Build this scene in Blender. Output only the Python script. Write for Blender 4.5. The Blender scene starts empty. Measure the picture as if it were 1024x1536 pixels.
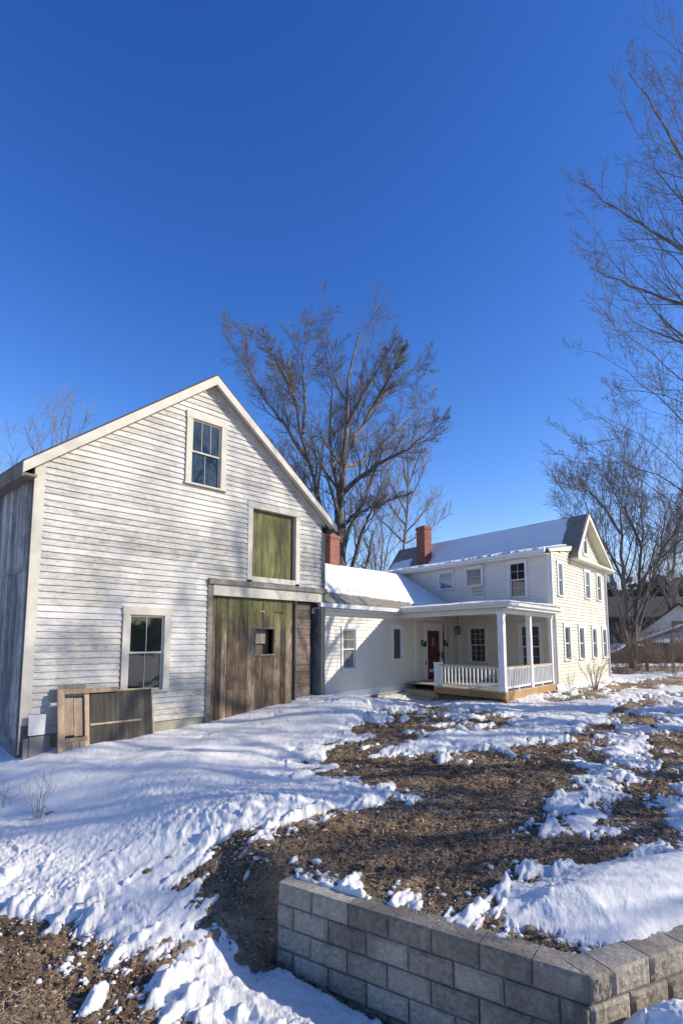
import bpy, math, random
import numpy as np
from mathutils import Matrix, Vector
random.seed(7); rg = np.random.default_rng(11)
S = bpy.context.scene; COL = S.collection
R_ = math.radians
# ------------------------------------------------------------------ camera model
F = 845.; TP = 845/7500.; PITCH = math.atan(TP); PPX, PPY = 512., 962.-845*TP; EYE = 2.2
_c, _s = math.cos(PITCH), math.sin(PITCH)
def at(px, py, Y):
    """world point seen at a pixel of the 1024x1536 photo, Y metres ahead"""
    d = np.array([(px-PPX)/F, _c+_s*(py-PPY)/F, _s-_c*(py-PPY)/F]); d = d*(Y/d[1])
    return np.array([d[0], d[1], EYE+d[2]])
cam = bpy.data.cameras.new('camera'); co = bpy.data.objects.new('camera', cam); COL.objects.link(co); S.camera = co
co.location = (0, 0, EYE); co.rotation_euler = (R_(90)+PITCH, 0, 0)
cam.sensor_width = 36; cam.sensor_fit = 'AUTO'; cam.lens = F/1536*36; cam.shift_y = (PPY-768)/1536
cam.clip_start = .1; cam.clip_end = 3000
# ------------------------------------------------------------------ helpers
def tag(o, label=None, cat=None, group=None, kind=None):
    if label: o['label'] = label
    if cat: o['category'] = cat
    if group: o['group'] = group
    if kind: o['kind'] = kind
    return o
def empty(name, loc=(0, 0, 0), rz=0, parent=None):
    o = bpy.data.objects.new(name, None); COL.objects.link(o); o.location = loc; o.rotation_euler = (0, 0, rz)
    o.empty_display_size = .3
    if parent: o.parent = parent
    return o
class MB:
    def __init__(s): s.v = []; s.f = []; s.a = []
    def quad(s, a, b, c, d, r=0.5):
        n = len(s.v); s.v += [tuple(a), tuple(b), tuple(c), tuple(d)]; s.f.append((n, n+1, n+2, n+3)); s.a.append(r)
    def poly(s, pts, r=.5):
        n = len(s.v); s.v += [tuple(p) for p in pts]; s.f.append(tuple(range(n, n+len(pts)))); s.a.append(r)
    def box(s, x0, x1, y0, y1, z0, z1, r=None):
        if r is None: r = random.random()
        n = len(s.v)
        s.v += [(x0,y0,z0),(x1,y0,z0),(x1,y1,z0),(x0,y1,z0),(x0,y0,z1),(x1,y0,z1),(x1,y1,z1),(x0,y1,z1)]
        for f in ((0,3,2,1),(4,5,6,7),(0,1,5,4),(1,2,6,5),(2,3,7,6),(3,0,4,7)): s.f.append(tuple(n+i for i in f)); s.a.append(r)
    def prism(s, pts, d, r=.5):
        """closed solid: polygon pts (3-D, coplanar) extruded by vector d"""
        n = len(s.v); k = len(pts); pts = [Vector(p) for p in pts]; d = Vector(d)
        nrm = Vector((0, 0, 0))
        for i in range(k):
            a, b = pts[i], pts[(i+1) % k]; nrm += a.cross(b)
        if nrm.dot(d) > 0: pts = pts[::-1]
        s.v += [tuple(p) for p in pts]+[tuple(p+d) for p in pts]
        s.f.append(tuple(range(n, n+k))); s.a.append(r)
        s.f.append(tuple(n+k+i for i in range(k))[::-1]); s.a.append(r)
        for i in range(k):
            j = (i+1) % k; s.f.append((n+i, n+k+i, n+k+j, n+j)); s.a.append(r)
    def bar(s, a, b, w, h, r=None):
        """square bar from a to b"""
        a = Vector(a); b = Vector(b); d = (b-a).normalized(); u = Vector((0, 0, 1)) if abs(d.z) < .9 else Vector((1, 0, 0))
        x = d.cross(u).normalized()*w/2; y = x.cross(d).normalized()*h/2
        s.prism([a-x-y, a+x-y, a+x+y, a-x+y], b-a, random.random() if r is None else r)
    def tube(s, pts, rad, n=8, r=.5):
        pts = [Vector(p) for p in pts]; k = len(pts); rad = rad if hasattr(rad, '__len__') else [rad]*k; b = len(s.v)
        for i, p in enumerate(pts):
            d = (pts[min(i+1, k-1)]-pts[max(i-1, 0)]).normalized(); u = Vector((0, 0, 1)) if abs(d.z) < .9 else Vector((1, 0, 0))
            x = d.cross(u).normalized(); y = x.cross(d)
            for j in range(n):
                a = 2*math.pi*j/n; s.v.append(tuple(p+(x*math.cos(a)+y*math.sin(a))*rad[i]))
        for i in range(k-1):
            for j in range(n):
                s.f.append((b+i*n+j, b+i*n+(j+1) % n, b+(i+1)*n+(j+1) % n, b+(i+1)*n+j)); s.a.append(r)
        s.f.append(tuple(b+j for j in range(n))[::-1]); s.a.append(r); s.f.append(tuple(b+(k-1)*n+j for j in range(n))); s.a.append(r)
    def build(s, name, m, parent=None, bevel=0, M=None, smooth=False):
        me = bpy.data.meshes.new(name); me.from_pydata(s.v, [], s.f)
        at_ = me.attributes.new('rnd', 'FLOAT', 'FACE'); at_.data.foreach_set('value', np.array(s.a, dtype=np.float32))
        me.materials.append(m); o = bpy.data.objects.new(name, me); COL.objects.link(o)
        if parent: o.parent = parent
        if M is not None: o.matrix_local = M
        if smooth: me.polygons.foreach_set('use_smooth', [True]*len(me.polygons))
        if bevel:
            b = o.modifiers.new('bevel', 'BEVEL'); b.width = bevel; b.segments = 1; b.limit_method = 'ANGLE'; b.angle_limit = R_(50)
        return o
def npmesh(name, V, Fq, m, parent=None, attrs=None, smooth=True):
    """V (n,3), Fq (m,k) arrays -> object"""
    me = bpy.data.meshes.new(name); k = Fq.shape[1]
    me.vertices.add(len(V)); me.vertices.foreach_set('co', np.ascontiguousarray(V, dtype=np.float32).ravel())
    me.loops.add(Fq.size); me.loops.foreach_set('vertex_index', np.ascontiguousarray(Fq, dtype=np.int32).ravel())
    me.polygons.add(len(Fq)); me.polygons.foreach_set('loop_start', np.arange(0, Fq.size, k, dtype=np.int32))
    me.polygons.foreach_set('loop_total', np.full(len(Fq), k, dtype=np.int32))
    me.polygons.foreach_set('use_smooth', np.full(len(Fq), smooth))
    me.update(calc_edges=True)
    for n_, (dom, val) in (attrs or {}).items():
        a = me.attributes.new(n_, 'FLOAT', dom); a.data.foreach_set('value', np.ascontiguousarray(val, dtype=np.float32))
    me.materials.append(m); o = bpy.data.objects.new(name, me); COL.objects.link(o)
    if parent: o.parent = parent
    return o
# ---- noise
def _h(ix, iy, seed):
    n = (ix*374761393 + iy*668265263 + seed*1442695041) & 0xffffffff
    n = ((n ^ (n >> 13))*1274126177) & 0xffffffff
    return ((n ^ (n >> 16)) & 0xffff)/65535.
def gnoise(x, y, seed=0):
    x = np.asarray(x, float); y = np.asarray(y, float)
    ix = np.floor(x).astype(np.int64); iy = np.floor(y).astype(np.int64); fx = x-ix; fy = y-iy
    u = fx**3*(fx*(fx*6-15)+10); v = fy**3*(fy*(fy*6-15)+10); r = []
    for dx, dy in ((0,0),(1,0),(0,1),(1,1)):
        a = _h(ix+dx, iy+dy, seed)*2*np.pi; r.append(np.cos(a)*(fx-dx)+np.sin(a)*(fy-dy))
    return ((r[0]*(1-u)+r[1]*u)*(1-v)+(r[2]*(1-u)+r[3]*u)*v)*1.5
def fbm(x, y, oct=4, seed=0, gain=.5, lac=2.03):
    s = 0; a = 1
    for i in range(oct): s = s+a*gnoise(x, y, seed+i*17); x = x*lac+3.1; y = y*lac+1.7; a *= gain
    return s
def sst(x): x = np.clip(x, 0, 1); return x*x*(3-2*x)
# ------------------------------------------------------------------ materials
class G:
    def __init__(s, name):
        s.m = bpy.data.materials.new(name); s.m.use_nodes = True; s.t = s.m.node_tree; s.N = s.t.nodes; s.L = s.t.links
        s.b = s.N['Principled BSDF']; s.tc = s.N.new('ShaderNodeTexCoord')
    def vec(s, scale=(1, 1, 1), src='Object'):
        m = s.N.new('ShaderNodeMapping'); m.inputs['Scale'].default_value = scale; s.L.new(s.tc.outputs[src], m.inputs['Vector']); return m.outputs[0]
    def noise(s, scale, detail=4, vec=None, rough=.55, dist=0):
        n = s.N.new('ShaderNodeTexNoise'); n.inputs['Scale'].default_value = scale; n.inputs['Detail'].default_value = detail
        n.inputs['Roughness'].default_value = rough; n.inputs['Distortion'].default_value = dist
        s.L.new(vec if vec is not None else s.vec(), n.inputs['Vector']); return n.outputs['Fac']
    def vor(s, scale, vec=None, feat='F1', out='Distance'):
        n = s.N.new('ShaderNodeTexVoronoi'); n.feature = feat; n.inputs['Scale'].default_value = scale
        s.L.new(vec if vec is not None else s.vec(), n.inputs['Vector']); return n.outputs[out]
    def attr(s, name):
        n = s.N.new('ShaderNodeAttribute'); n.attribute_name = name; return n.outputs['Fac']
    def ramp(s, f, stops, interp='LINEAR'):
        n = s.N.new('ShaderNodeValToRGB'); e = n.color_ramp.elements; n.color_ramp.interpolation = interp
        while len(e) < len(stops): e.new(.5)
        for k, (p, c) in enumerate(stops):
            e[k].position = p; c = (c, c, c) if not hasattr(c, '__len__') else c; e[k].color = (*c, 1)
        s.L.new(f, n.inputs[0]); return n.outputs[0]
    def math(s, op, a, b=0, clamp=False):
        n = s.N.new('ShaderNodeMath'); n.operation = op; n.use_clamp = clamp
        for i, x in enumerate((a, b)):
            if isinstance(x, (int, float)): n.inputs[i].default_value = x
            else: s.L.new(x, n.inputs[i])
        return n.outputs[0]
    def mix(s, f, a, b, mode='MIX'):
        n = s.N.new('ShaderNodeMix'); n.data_type = 'RGBA'; n.blend_type = mode
        for i, x in ((0, f), (6, a), (7, b)):
            if isinstance(x, (int, float)): n.inputs[i].default_value = x if i == 0 else (x, x, x, 1)
            elif isinstance(x, tuple): n.inputs[i].default_value = (*x, 1)
            else: s.L.new(x, n.inputs[i])
        return n.outputs[2]
    def col(s, c):
        if isinstance(c, tuple): s.b.inputs['Base Color'].default_value = (*c, 1)
        else: s.L.new(c, s.b.inputs['Base Color'])
    def rough(s, v):
        if isinstance(v, (int, float)): s.b.inputs['Roughness'].default_value = v
        else: s.L.new(v, s.b.inputs['Roughness'])
    def bump(s, h, strength=.5, dist=.01):
        n = s.N.new('ShaderNodeBump'); n.inputs['Strength'].default_value = strength; n.inputs['Distance'].default_value = dist
        s.L.new(h, n.inputs['Height']); s.L.new(n.outputs[0], s.b.inputs['Normal'])
MT = {}
def paint(name, c, wear=.1, c2=None, rough=.55, stretch=(1, 1, 1), dirt=(.3, .28, .24)):
    g = G(name); n1 = g.noise(3, 5, g.vec(stretch)); n2 = g.noise(40, 4, g.vec(stretch))
    k = g.mix(g.ramp(n1, [(.35, 0), (.75, 1)]), c, c2 or tuple(x*.86 for x in c))
    k = g.mix(g.math('MULTIPLY', g.attr('rnd'), .16), k, dirt)
    k = g.mix(g.ramp(n2, [(.75-wear, 0), (.8, min(1, wear*4))]), k, dirt)
    g.col(k); g.rough(rough); g.bump(n2, .25, .004); MT[name] = g.m; return g.m
paint('white_trim', (.74, .73, .70), .06)
paint('old_white_trim', (.60, .55, .465), .18, (.46, .42, .355), .8, (1, 1, 1))
paint('cream_siding', (.69, .655, .575), .04, (.63, .60, .52), .5, (.5, 1, 1), (.5, .48, .4))
paint('cream_gable', (.665, .625, .51), .08, (.58, .54, .425), .5, (.5, 1, 1), (.36, .33, .25))
paint('porch_white', (.80, .79, .77), .02)
paint('concrete', (.30, .28, .23), .2, (.17, .155, .12), .9)
paint('gutter', (.68, .68, .68), .05, None, .35)
paint('black_metal', (.02, .02, .022), 0, None, .4, dirt=(.05, .05, .05))
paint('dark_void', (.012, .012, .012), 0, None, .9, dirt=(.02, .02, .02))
paint('ceiling', (.66, .64, .57), .02)
paint('sheet_white', (.62, .61, .62), .1, None, .45, (8, 1, 1), (.4, .38, .36))
paint('sheet_grey', (.17, .165, .16), .1, None, .8, (2, 2, 1))
paint('red_door', (.10, .013, .011), .03, (.085, .011, .010), .4, dirt=(.1, .03, .02))
paint('lamp_glass', (.35, .33, .28), 0, None, .15)
def old_clap():
    g = G('weathered_clapboard'); r = g.attr('rnd')
    a = g.noise(3.0, 7, g.vec((.8, 1, 6)), .75); b = g.noise(14, 7, g.vec((.6, 1, 3)), .82); big = g.noise(.5, 5, g.vec((1, 1, 1.2)), .62); sp = g.noise(60, 4, g.vec((.5, 1, 1.4)), .7)
    f = g.math('ADD', g.math('MULTIPLY', a, .30), g.math('MULTIPLY', b, .45)); f = g.math('ADD', f, g.math('MULTIPLY', big, .40))
    f = g.math('ADD', f, g.math('MULTIPLY', g.math('SUBTRACT', r, .5), .07)); f = g.math('ADD', f, g.math('MULTIPLY', sp, .16))
    k = g.ramp(f, [(.46, (.68, .66, .62)), (.61, (.57, .55, .515)), (.69, (.43, .41, .375)), (.77, (.27, .25, .22)), (.86, (.13, .115, .095))])
    g.col(k); g.rough(.85); g.bump(g.math('ADD', b, sp), .6, .005); MT['old_clap'] = g.m
old_clap()
def planks(name, cols, stretch=(6, 6, .5), dark=.5, green=None, rough=.85):
    """weathered wood, grain along local z; cols = ramp of colours"""
    g = G(name); r = g.attr('rnd')
    a = g.noise(2.2, 6, g.vec(stretch), .65, .3); b = g.noise(14, 5, g.vec((stretch[0]*.8, stretch[1]*.8, stretch[2]*.6)), .7); big = g.noise(1.1, 4, g.vec((1, 1, .8)), .6)
    f = g.math('ADD', g.math('MULTIPLY', a, .45), g.math('MULTIPLY', big, .35)); f = g.math('ADD', f, g.math('MULTIPLY', r, .26))
    n = len(cols); k = g.ramp(f, [(.37+.34*i/(n-1), c) for i, c in enumerate(cols)])
    if green:
        z0, z1, gc = green; sx = g.N.new('ShaderNodeSeparateXYZ'); g.L.new(g.tc.outputs['Object'], sx.inputs[0])
        h = g.math('ADD', sx.outputs[2], g.math('MULTIPLY', g.math('SUBTRACT', g.noise(2.6, 5, g.vec((2.2, 1, .35)), .7), .5), 2.6))
        h = g.math('ADD', h, g.math('MULTIPLY', g.math('SUBTRACT', r, .5), .7))
        mr = g.N.new('ShaderNodeMapRange'); mr.inputs[1].default_value = z0; mr.inputs[2].default_value = z1; g.L.new(h, mr.inputs[0])
        k = g.mix(g.math('MULTIPLY', mr.outputs[0], .85), k, g.mix(b, tuple(x*.7 for x in gc), gc))
    k = g.mix(g.ramp(g.noise(1.7, 6, g.vec((2.5, 1, .8)), .75), [(.52, 0), (.62, dark*.8)]), k, tuple(c_*.32 for c_ in cols[1]))
    k = g.mix(g.ramp(b, [(.35, dark), (.62, 0)]), k, (.035, .028, .02))
    g.col(k); g.rough(rough); g.bump(g.math('ADD', a, b), .6, .006); MT[name] = g.m
planks('barn_door_wood', [(.035, .025, .017), (.155, .10, .060), (.28, .195, .12), (.46, .36, .25)], green=(2.35, 3.05, (.19, .20, .055)), dark=.75)
planks('green_boards', [(.10, .10, .04), (.19, .19, .06), (.27, .26, .09), (.36, .33, .16)], dark=.6)
planks('side_boards', [(.12, .12, .125), (.30, .30, .30), (.44, .44, .435), (.58, .57, .55)], (2.5, 2.5, .7), .55)
planks('grey_wood', [(.12, .10, .08), (.21, .18, .145), (.30, .265, .215), (.40, .35, .28)], (5, 5, 1), .5)
planks('grey_beam', [(.13, .115, .10), (.22, .2, .17), (.30, .28, .25), (.38, .35, .31)], (.7, 5, 7), .5)
planks('red_planks', [(.07, .05, .04), (.14, .10, .08), (.22, .155, .12), (.33, .24, .18)], (.6, 5, 6), .45)
planks('raw_wood', [(.28, .19, .12), (.42, .30, .2), (.52, .38, .25), (.58, .44, .3)], (3, 3, 1), .35)
planks('black_boards', [(.018, .017, .016), (.045, .042, .038), (.075, .068, .058), (.15, .13, .10)], (9, 9, .45), .5)
planks('deck_wood', [(.30, .17, .06), (.40, .235, .085), (.47, .29, .12), (.54, .36, .17)], (.8, 3, 6), .12, rough=.6)
planks('step_wood', [(.32, .25, .17), (.42, .34, .24), (.50, .41, .30), (.56, .47, .36)], (.8, 3, 6), .2)
planks('handrail_wood', [(.42, .28, .16), (.5, .35, .2), (.56, .4, .25), (.62, .47, .3)], (1, 3, 6), .15)
def shingle():
    g = G('shingles'); v = g.vec((1, 1, 1))
    br = g.N.new('ShaderNodeTexBrick'); br.inputs['Scale'].default_value = 1; br.inputs['Brick Width'].default_value = .3; br.inputs['Row Height'].default_value = .14
    br.inputs['Mortar Size'].default_value = .008; br.inputs['Color1'].default_value = (.17, .15, .12, 1); br.inputs['Color2'].default_value = (.27, .24, .19, 1); br.inputs['Mortar'].default_value = (.05, .045, .04, 1)
    g.L.new(v, br.inputs['Vector']); n = g.noise(60, 4); k = g.mix(g.ramp(n, [(.3, 0), (.8, 1)]), br.outputs[0], (.34, .31, .25)); k = g.mix(.35, k, br.outputs[0])
    g.col(k); g.rough(.95); g.bump(g.math('ADD', br.outputs['Fac'], n), .5, -.01); MT['shingles'] = g.m
shingle()
def brick():
    g = G('red_brick'); tc = g.N.new('ShaderNodeSeparateXYZ'); g.L.new(g.tc.outputs['Object'], tc.inputs[0]); cb = g.N.new('ShaderNodeCombineXYZ')
    g.L.new(g.math('ADD', tc.outputs[0], tc.outputs[1]), cb.inputs[0]); g.L.new(tc.outputs[2], cb.inputs[1])
    br = g.N.new('ShaderNodeTexBrick'); br.inputs['Scale'].default_value = 1; br.inputs['Brick Width'].default_value = .21; br.inputs['Row Height'].default_value = .072; br.inputs['Mortar Size'].default_value = .008
    br.inputs['Color1'].default_value = (.19, .045, .028, 1); br.inputs['Color2'].default_value = (.31, .10, .06, 1); br.inputs['Mortar'].default_value = (.20, .15, .12, 1)
    g.L.new(cb.outputs[0], br.inputs['Vector']); n = g.noise(18, 4); g.col(g.mix(g.ramp(n, [(.5, 0), (.8, .6)]), br.outputs[0], (.34, .2, .14))); g.rough(.9)
    g.bump(g.math('SUBTRACT', n, br.outputs['Fac']), .6, .01); MT['brick'] = g.m
brick()
def glass(name, c, c2=None, rough=.03, scale=(1, 1, 1)):
    g = G(name); n = g.noise(1.3, 3, g.vec(scale)); g.col(g.mix(g.ramp(n, [(.35, 0), (.7, 1)]), c, c2 or c)); g.rough(rough)
    g.b.inputs['IOR'].default_value = 1.7; g.bump(g.noise(2.5, 2), .12, .01); MT[name] = g.m
glass('glass_dark', (.006, .008, .009), (.015, .02, .018)); glass('glass_deep_sky_tint', (.006, .022, .05), (.008, .03, .06)); glass('glass_curtain', (.18, .19, .17), (.10, .105, .095), scale=(9, 9, .4))  # deep blue pane has the reflected sky put into its base colour
glass('glass_grey', (.07, .085, .09), (.02, .024, .027), scale=(7, 7, .5)); glass('glass_sky_tint', (.16, .24, .33), (.10, .15, .2))  # pale blue base colour of the last pane stands in for mirrored sky
def snow_mats():
    for name, roof in (('snow', 0), ('roof_snow_mat', 1)):
        g = G(name); v = g.vec()
        n = g.noise(7 if not roof else 1.6, 8, v, .68); n2 = g.noise(45 if not roof else 14, 5, v, .65); n3 = g.noise(140, 3, v)
        k = g.mix(g.ramp(n, [(.3, 0), (.7, 1)]), *(((.70, .68, .64), (.80, .78, .735)) if not roof else ((.80, .785, .75), (.89, .87, .83))))
        if not roof:
            th = g.attr('thick'); nd = g.noise(5.5, 7, v, .75); sp = g.noise(26, 5, v, .7)
            e = g.math('SUBTRACT', g.math('MULTIPLY', g.math('SUBTRACT', 1, th), 1.2), g.math('MULTIPLY', nd, 1.3)); e = g.math('ADD', e, g.math('MULTIPLY', g.math('SUBTRACT', sp, .5), 1.2), True)
            k = g.mix(g.ramp(e, [(.42, 0), (.62, .8)]), k, (.26, .19, .13))
            k = g.mix(g.ramp(g.noise(60, 6, v, .75), [(.69, 0), (.75, .7)]), k, (.12, .085, .055))
        g.col(k); g.rough(.75); g.b.inputs['Specular IOR Level'].default_value = .25
        h = g.math('ADD', g.math('MULTIPLY', n, 1.0), g.math('MULTIPLY', n2, .45)); h = g.math('ADD', h, g.math('MULTIPLY', n3, .12))
        g.bump(h, .6 if not roof else .3, .022 if not roof else .03); MT[name] = g.m
snow_mats()
def dirt_mat():
    g = G('mulchy_dirt'); v = g.vec(); a = g.noise(1.1, 6, v, .65); b = g.noise(46, 6, v, .78); w = g.noise(120, 4, g.vec((1, 2.4, 1)), .75, 1.2)
    mp_ = g.N.new('ShaderNodeMapping'); mp_.inputs['Rotation'].default_value = (0, 0, R_(58)); mp_.inputs['Scale'].default_value = (.35, 2.6, 1); g.L.new(g.tc.outputs['Object'], mp_.inputs[0]); st_ = g.noise(1.3, 5, mp_.outputs[0], .65)
    f = g.math('ADD', g.math('MULTIPLY', a, .30), g.math('MULTIPLY', b, .30)); f = g.math('ADD', f, g.math('MULTIPLY', w, .26)); f = g.math('ADD', f, g.math('MULTIPLY', st_, .30))
    k = g.ramp(f, [(.445, (.036, .022, .013)), (.51, (.15, .092, .052)), (.565, (.30, .195, .115)), (.62, (.46, .325, .20)), (.70, (.64, .49, .33))])
    gr = g.ramp(g.noise(.8, 4, v, .6), [(.58, 0), (.70, .5)]); wt = g.ramp(g.noise(.55, 5, g.vec((1, 1, 1)), .7), [(.50, 0), (.62, .75)]); k = g.mix(wt, k, g.mix(b, (.018, .012, .008), (.14, .09, .055))); k = g.mix(gr, k, g.mix(b, (.06, .065, .02), (.24, .22, .09)))
    g.col(k); g.rough(.95); g.bump(g.math('ADD', g.math('ADD', st_, g.math('MULTIPLY', b, .8)), w), .8, .035); MT['dirt'] = g.m
dirt_mat()
def simple(name, stops, scale=5, stretch=(1, 1, 1), rough=.9, bump=.5, dist=.01, rnd=.3):
    g = G(name); n = g.noise(scale, 6, g.vec(stretch), .65); f = g.math('ADD', g.math('MULTIPLY', n, 1-rnd), g.math('MULTIPLY', g.attr('rnd'), rnd))
    g.col(g.ramp(f, stops)); g.rough(rough); g.bump(n, bump, dist); MT[name] = g.m
simple('bark', [(.3, (.05, .042, .035)), (.5, (.13, .11, .09)), (.7, (.24, .21, .18))], 7, (1, 1, .25), bump=.8, dist=.03, rnd=0)
simple('twig_bark', [(.3, (.085, .074, .066)), (.6, (.155, .138, .125)), (.8, (.22, .20, .18))], 3, rnd=0)
simple('pale_twigs', [(.3, (.17, .14, .115)), (.6, (.30, .255, .215)), (.8, (.4, .35, .30))], 3, rnd=0)
simple('brush', [(.2, (.10, .065, .045)), (.5, (.21, .15, .11)), (.8, (.36, .28, .21))], 3, rnd=0)
simple('block', [(.25, (.13, .112, .09)), (.42, (.225, .196, .158)), (.56, (.32, .282, .23)), (.72, (.46, .41, .34))], 24, bump=1, dist=.02, rnd=.2)
simple('needles', [(.2, (.018, .03, .014)), (.5, (.035, .055, .025)), (.8, (.07, .09, .045))], 2)
def block_():
    g = G('block_rough'); n = g.noise(24, 6, None, .7); st_ = g.noise(1.7, 5, g.vec((1, 1, .5)), .65); f = g.math('ADD', g.math('MULTIPLY', n, .72), g.math('MULTIPLY', g.attr('rnd'), .24))
    k = g.ramp(f, [(.26, (.17, .146, .112)), (.42, (.29, .25, .195)), (.56, (.40, .35, .275)), (.72, (.55, .49, .39))]); k = g.mix(g.ramp(st_, [(.47, 0), (.66, .65)]), k, (.085, .075, .06)); k = g.mix(g.ramp(g.noise(5, 6, None, .75), [(.60, 0), (.68, .5)]), k, (.42, .38, .31))
    g.col(k); g.rough(.95); g.bump(n, 1, .02); MT['block'] = g.m
block_()
simple('woods', [(.2, (.03, .032, .022)), (.5, (.06, .06, .045)), (.8, (.10, .09, .07))], .8)
simple('litter', [(.1, (.055, .030, .016)), (.35, (.20, .11, .055)), (.6, (.36, .225, .12)), (.95, (.58, .43, .28))], 12, rnd=.85)
simple('straw', [(.15, (.13, .09, .05)), (.5, (.30, .23, .14)), (.85, (.50, .41, .27))], 8, rnd=.8)
simple('dark_roof', [(.3, (.035, .03, .03)), (.6, (.07, .06, .055))], 3)
simple('barn_blue', [(.3, (.015, .02, .032)), (.6, (.03, .037, .05))], 3)
simple('grey_roof', [(.3, (.025, .021, .019)), (.6, (.05, .042, .036))], 1.5)
simple('neighbour_white', [(.3, (.42, .40, .37)), (.6, (.55, .53, .5))], 2)
# ------------------------------------------------------------------ plan of the place
def frame(o, ang):
    """local x runs at ang degrees from +Y toward +X, local y into the building"""
    return Matrix.Translation((o[0], o[1], 0)) @ Matrix.Rotation(R_(90-ang), 4, 'Z')
BC = (-6.02, 10.82); BANG = 43.3                                    # barn corner
CC = np.array([7.50, 20.08]); BV = np.array([math.sin(R_(38.9)), math.cos(R_(38.9))]); AV = np.array([math.sin(R_(-36)), math.cos(R_(-36))])
WO = (-0.74, 16.933); WANG = 38.81; WL = 8.82                       # wing wall
def hp(s, t): return CC+AV*s+BV*t                                    # house plan point, s along the long front, t along the gable
# wall line of the block wall
WP = np.array([(9.0, 7.5), (2.61, 4.59), (1.71, 4.18), (-.62, 5.73), (-2.3, 6.9), (-4.3, 8.9), (-6.6, 10.2), (-14, 11)])
def sdpath(x, y, P):
    """distance to polyline, sign + on the left of its direction"""
    best = np.full(np.shape(x), 1e9); sg = np.ones(np.shape(x))
    for a, b in zip(P[:-1], P[1:]):
        d = b-a; L2 = d@d; t = np.clip(((x-a[0])*d[0]+(y-a[1])*d[1])/L2, 0, 1); qx = x-(a[0]+t*d[0]); qy = y-(a[1]+t*d[1]); q = np.hypot(qx, qy)
        cr = d[0]*(y-a[1])-d[1]*(x-a[0]); m = q < best-1e-9; best = np.where(m, q, best); sg = np.where(m, np.sign(cr), sg)
    return best*sg
def H(x, y):
    x = np.asarray(x, float); y = np.asarray(y, float)
    zu = np.interp(y, [0, 5, 10.8, 16.6, 20, 26, 45, 90, 400], [-.14, -.135, .02, .36, .40, .48, .35, .2, -1.])-.34*np.exp(-(((x-2.5)/1.7)**2+((y-18.9)/1.4)**2))
    zu = zu-.10*sst((-2-x)/3.5)*sst((10.6-y)/3)
    zl = -.97+.47*sst((x-1.3)/.9)+.24*sst((.9-x)/2.8)+.10*sst((-x-2)/4)
    d = -sdpath(x, y, WP); w = .06+1.7*sst((-.45-x)/1.35)
    z = zl+(zu-zl)*sst(.5+(d-.12*sst((x+1.1)/.5))/(2*w))
    und = fbm(x*.45, y*.45, 3, 5)*.07*sst((y-6)/6)
    return z+und*sst((60-y)/30)
def gp(px, py):
    z = 0.
    for _ in range(12):
        d = np.array([(px-PPX)/F, _c+_s*(py-PPY)/F, _s-_c*(py-PPY)/F]); t = (z-EYE)/d[2]; z = .5*z+.5*float(H(d[0]*t, d[1]*t))
    return (d[0]*t, d[1]*t)
# bare-earth patches, outlines walked on the ground
DIRT = [
 [(-300, 1362), (0, 1365), (60, 1372), (112, 1390), (150, 1402), (178, 1436), (250, 1442), (212, 1486), (262, 1500), (300, 1540), (330, 1700), (-600, 1700)],
 [(587, 1076), (656, 1061), (684, 1066), (650, 1094), (619, 1113), (562, 1124), (515, 1118), (562, 1094)],
 [(500, 1136), (587, 1128), (682, 1136), (732, 1136), (789, 1120), (845, 1105), (915, 1083), (962, 1048), (990, 1048), (978, 1070), (933, 1096), (902, 1114), (866, 1136), (880, 1163), (842, 1189), (833, 1228), (822, 1256),
  (880, 1258), (900, 1212), (938, 1172), (969, 1151), (982, 1107), (1024, 1086), (1150, 1066), (1150, 1130), (1024, 1155), (992, 1208), (984, 1235), (1014, 1252), (988, 1266), (950, 1284), (850, 1294), (768, 1330), (742, 1388),
  (690, 1408), (600, 1380), (520, 1350), (450, 1326), (412, 1322), (398, 1392), (345, 1380), (300, 1352), (245, 1318), (330, 1270), (400, 1246), (490, 1222), (575, 1206), (612, 1190), (560, 1176), (480, 1160)],
 [(838, 1052), (870, 1034), (930, 1024), (1060, 1014), (1060, 1026), (930, 1036), (880, 1050)],
 [(440, 1150), (520, 1152), (560, 1160), (500, 1166), (430, 1160)], [(640, 1092), (700, 1082), (765, 1076), (740, 1086), (660, 1100)],
 [(905, 1002), (960, 998), (1040, 1000), (1060, 1008), (960, 1010), (910, 1014)],
]
DW = [np.array([gp(*p) for p in P]) for P in DIRT]+[np.array([(.5, 5.12), (1.71, 4.28), (2.9, 4.80), (2.7, 5.1), (1.75, 4.95), (.9, 5.5)])]
MOUND = np.array([gp(*p) for p in [(752, 1392), (756, 1340), (850, 1300), (940, 1284), (1060, 1270), (1150, 1290), (1150, 1380)]]+[(3.2, 4.95), (2.6, 4.68), (2.2, 4.56), (1.9, 4.60), (1.55, 4.88)])
def sdpoly(x, y, P):
    ins = np.zeros(x.shape, bool); best = np.full(x.shape, 1e9); n = len(P)
    for i in range(n):
        a = P[i]; b = P[(i+1) % n]; d = b-a; L2 = d@d+1e-12
        t = np.clip(((x-a[0])*d[0]+(y-a[1])*d[1])/L2, 0, 1); best = np.minimum(best, np.hypot(x-a[0]-t*d[0], y-a[1]-t*d[1]))
        if abs(d[1]) > 1e-12:
            ins ^= ((a[1] > y) != (b[1] > y)) & (x < d[0]*(y-a[1])/d[1]+a[0])
    return np.where(ins, -best, best)
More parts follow.
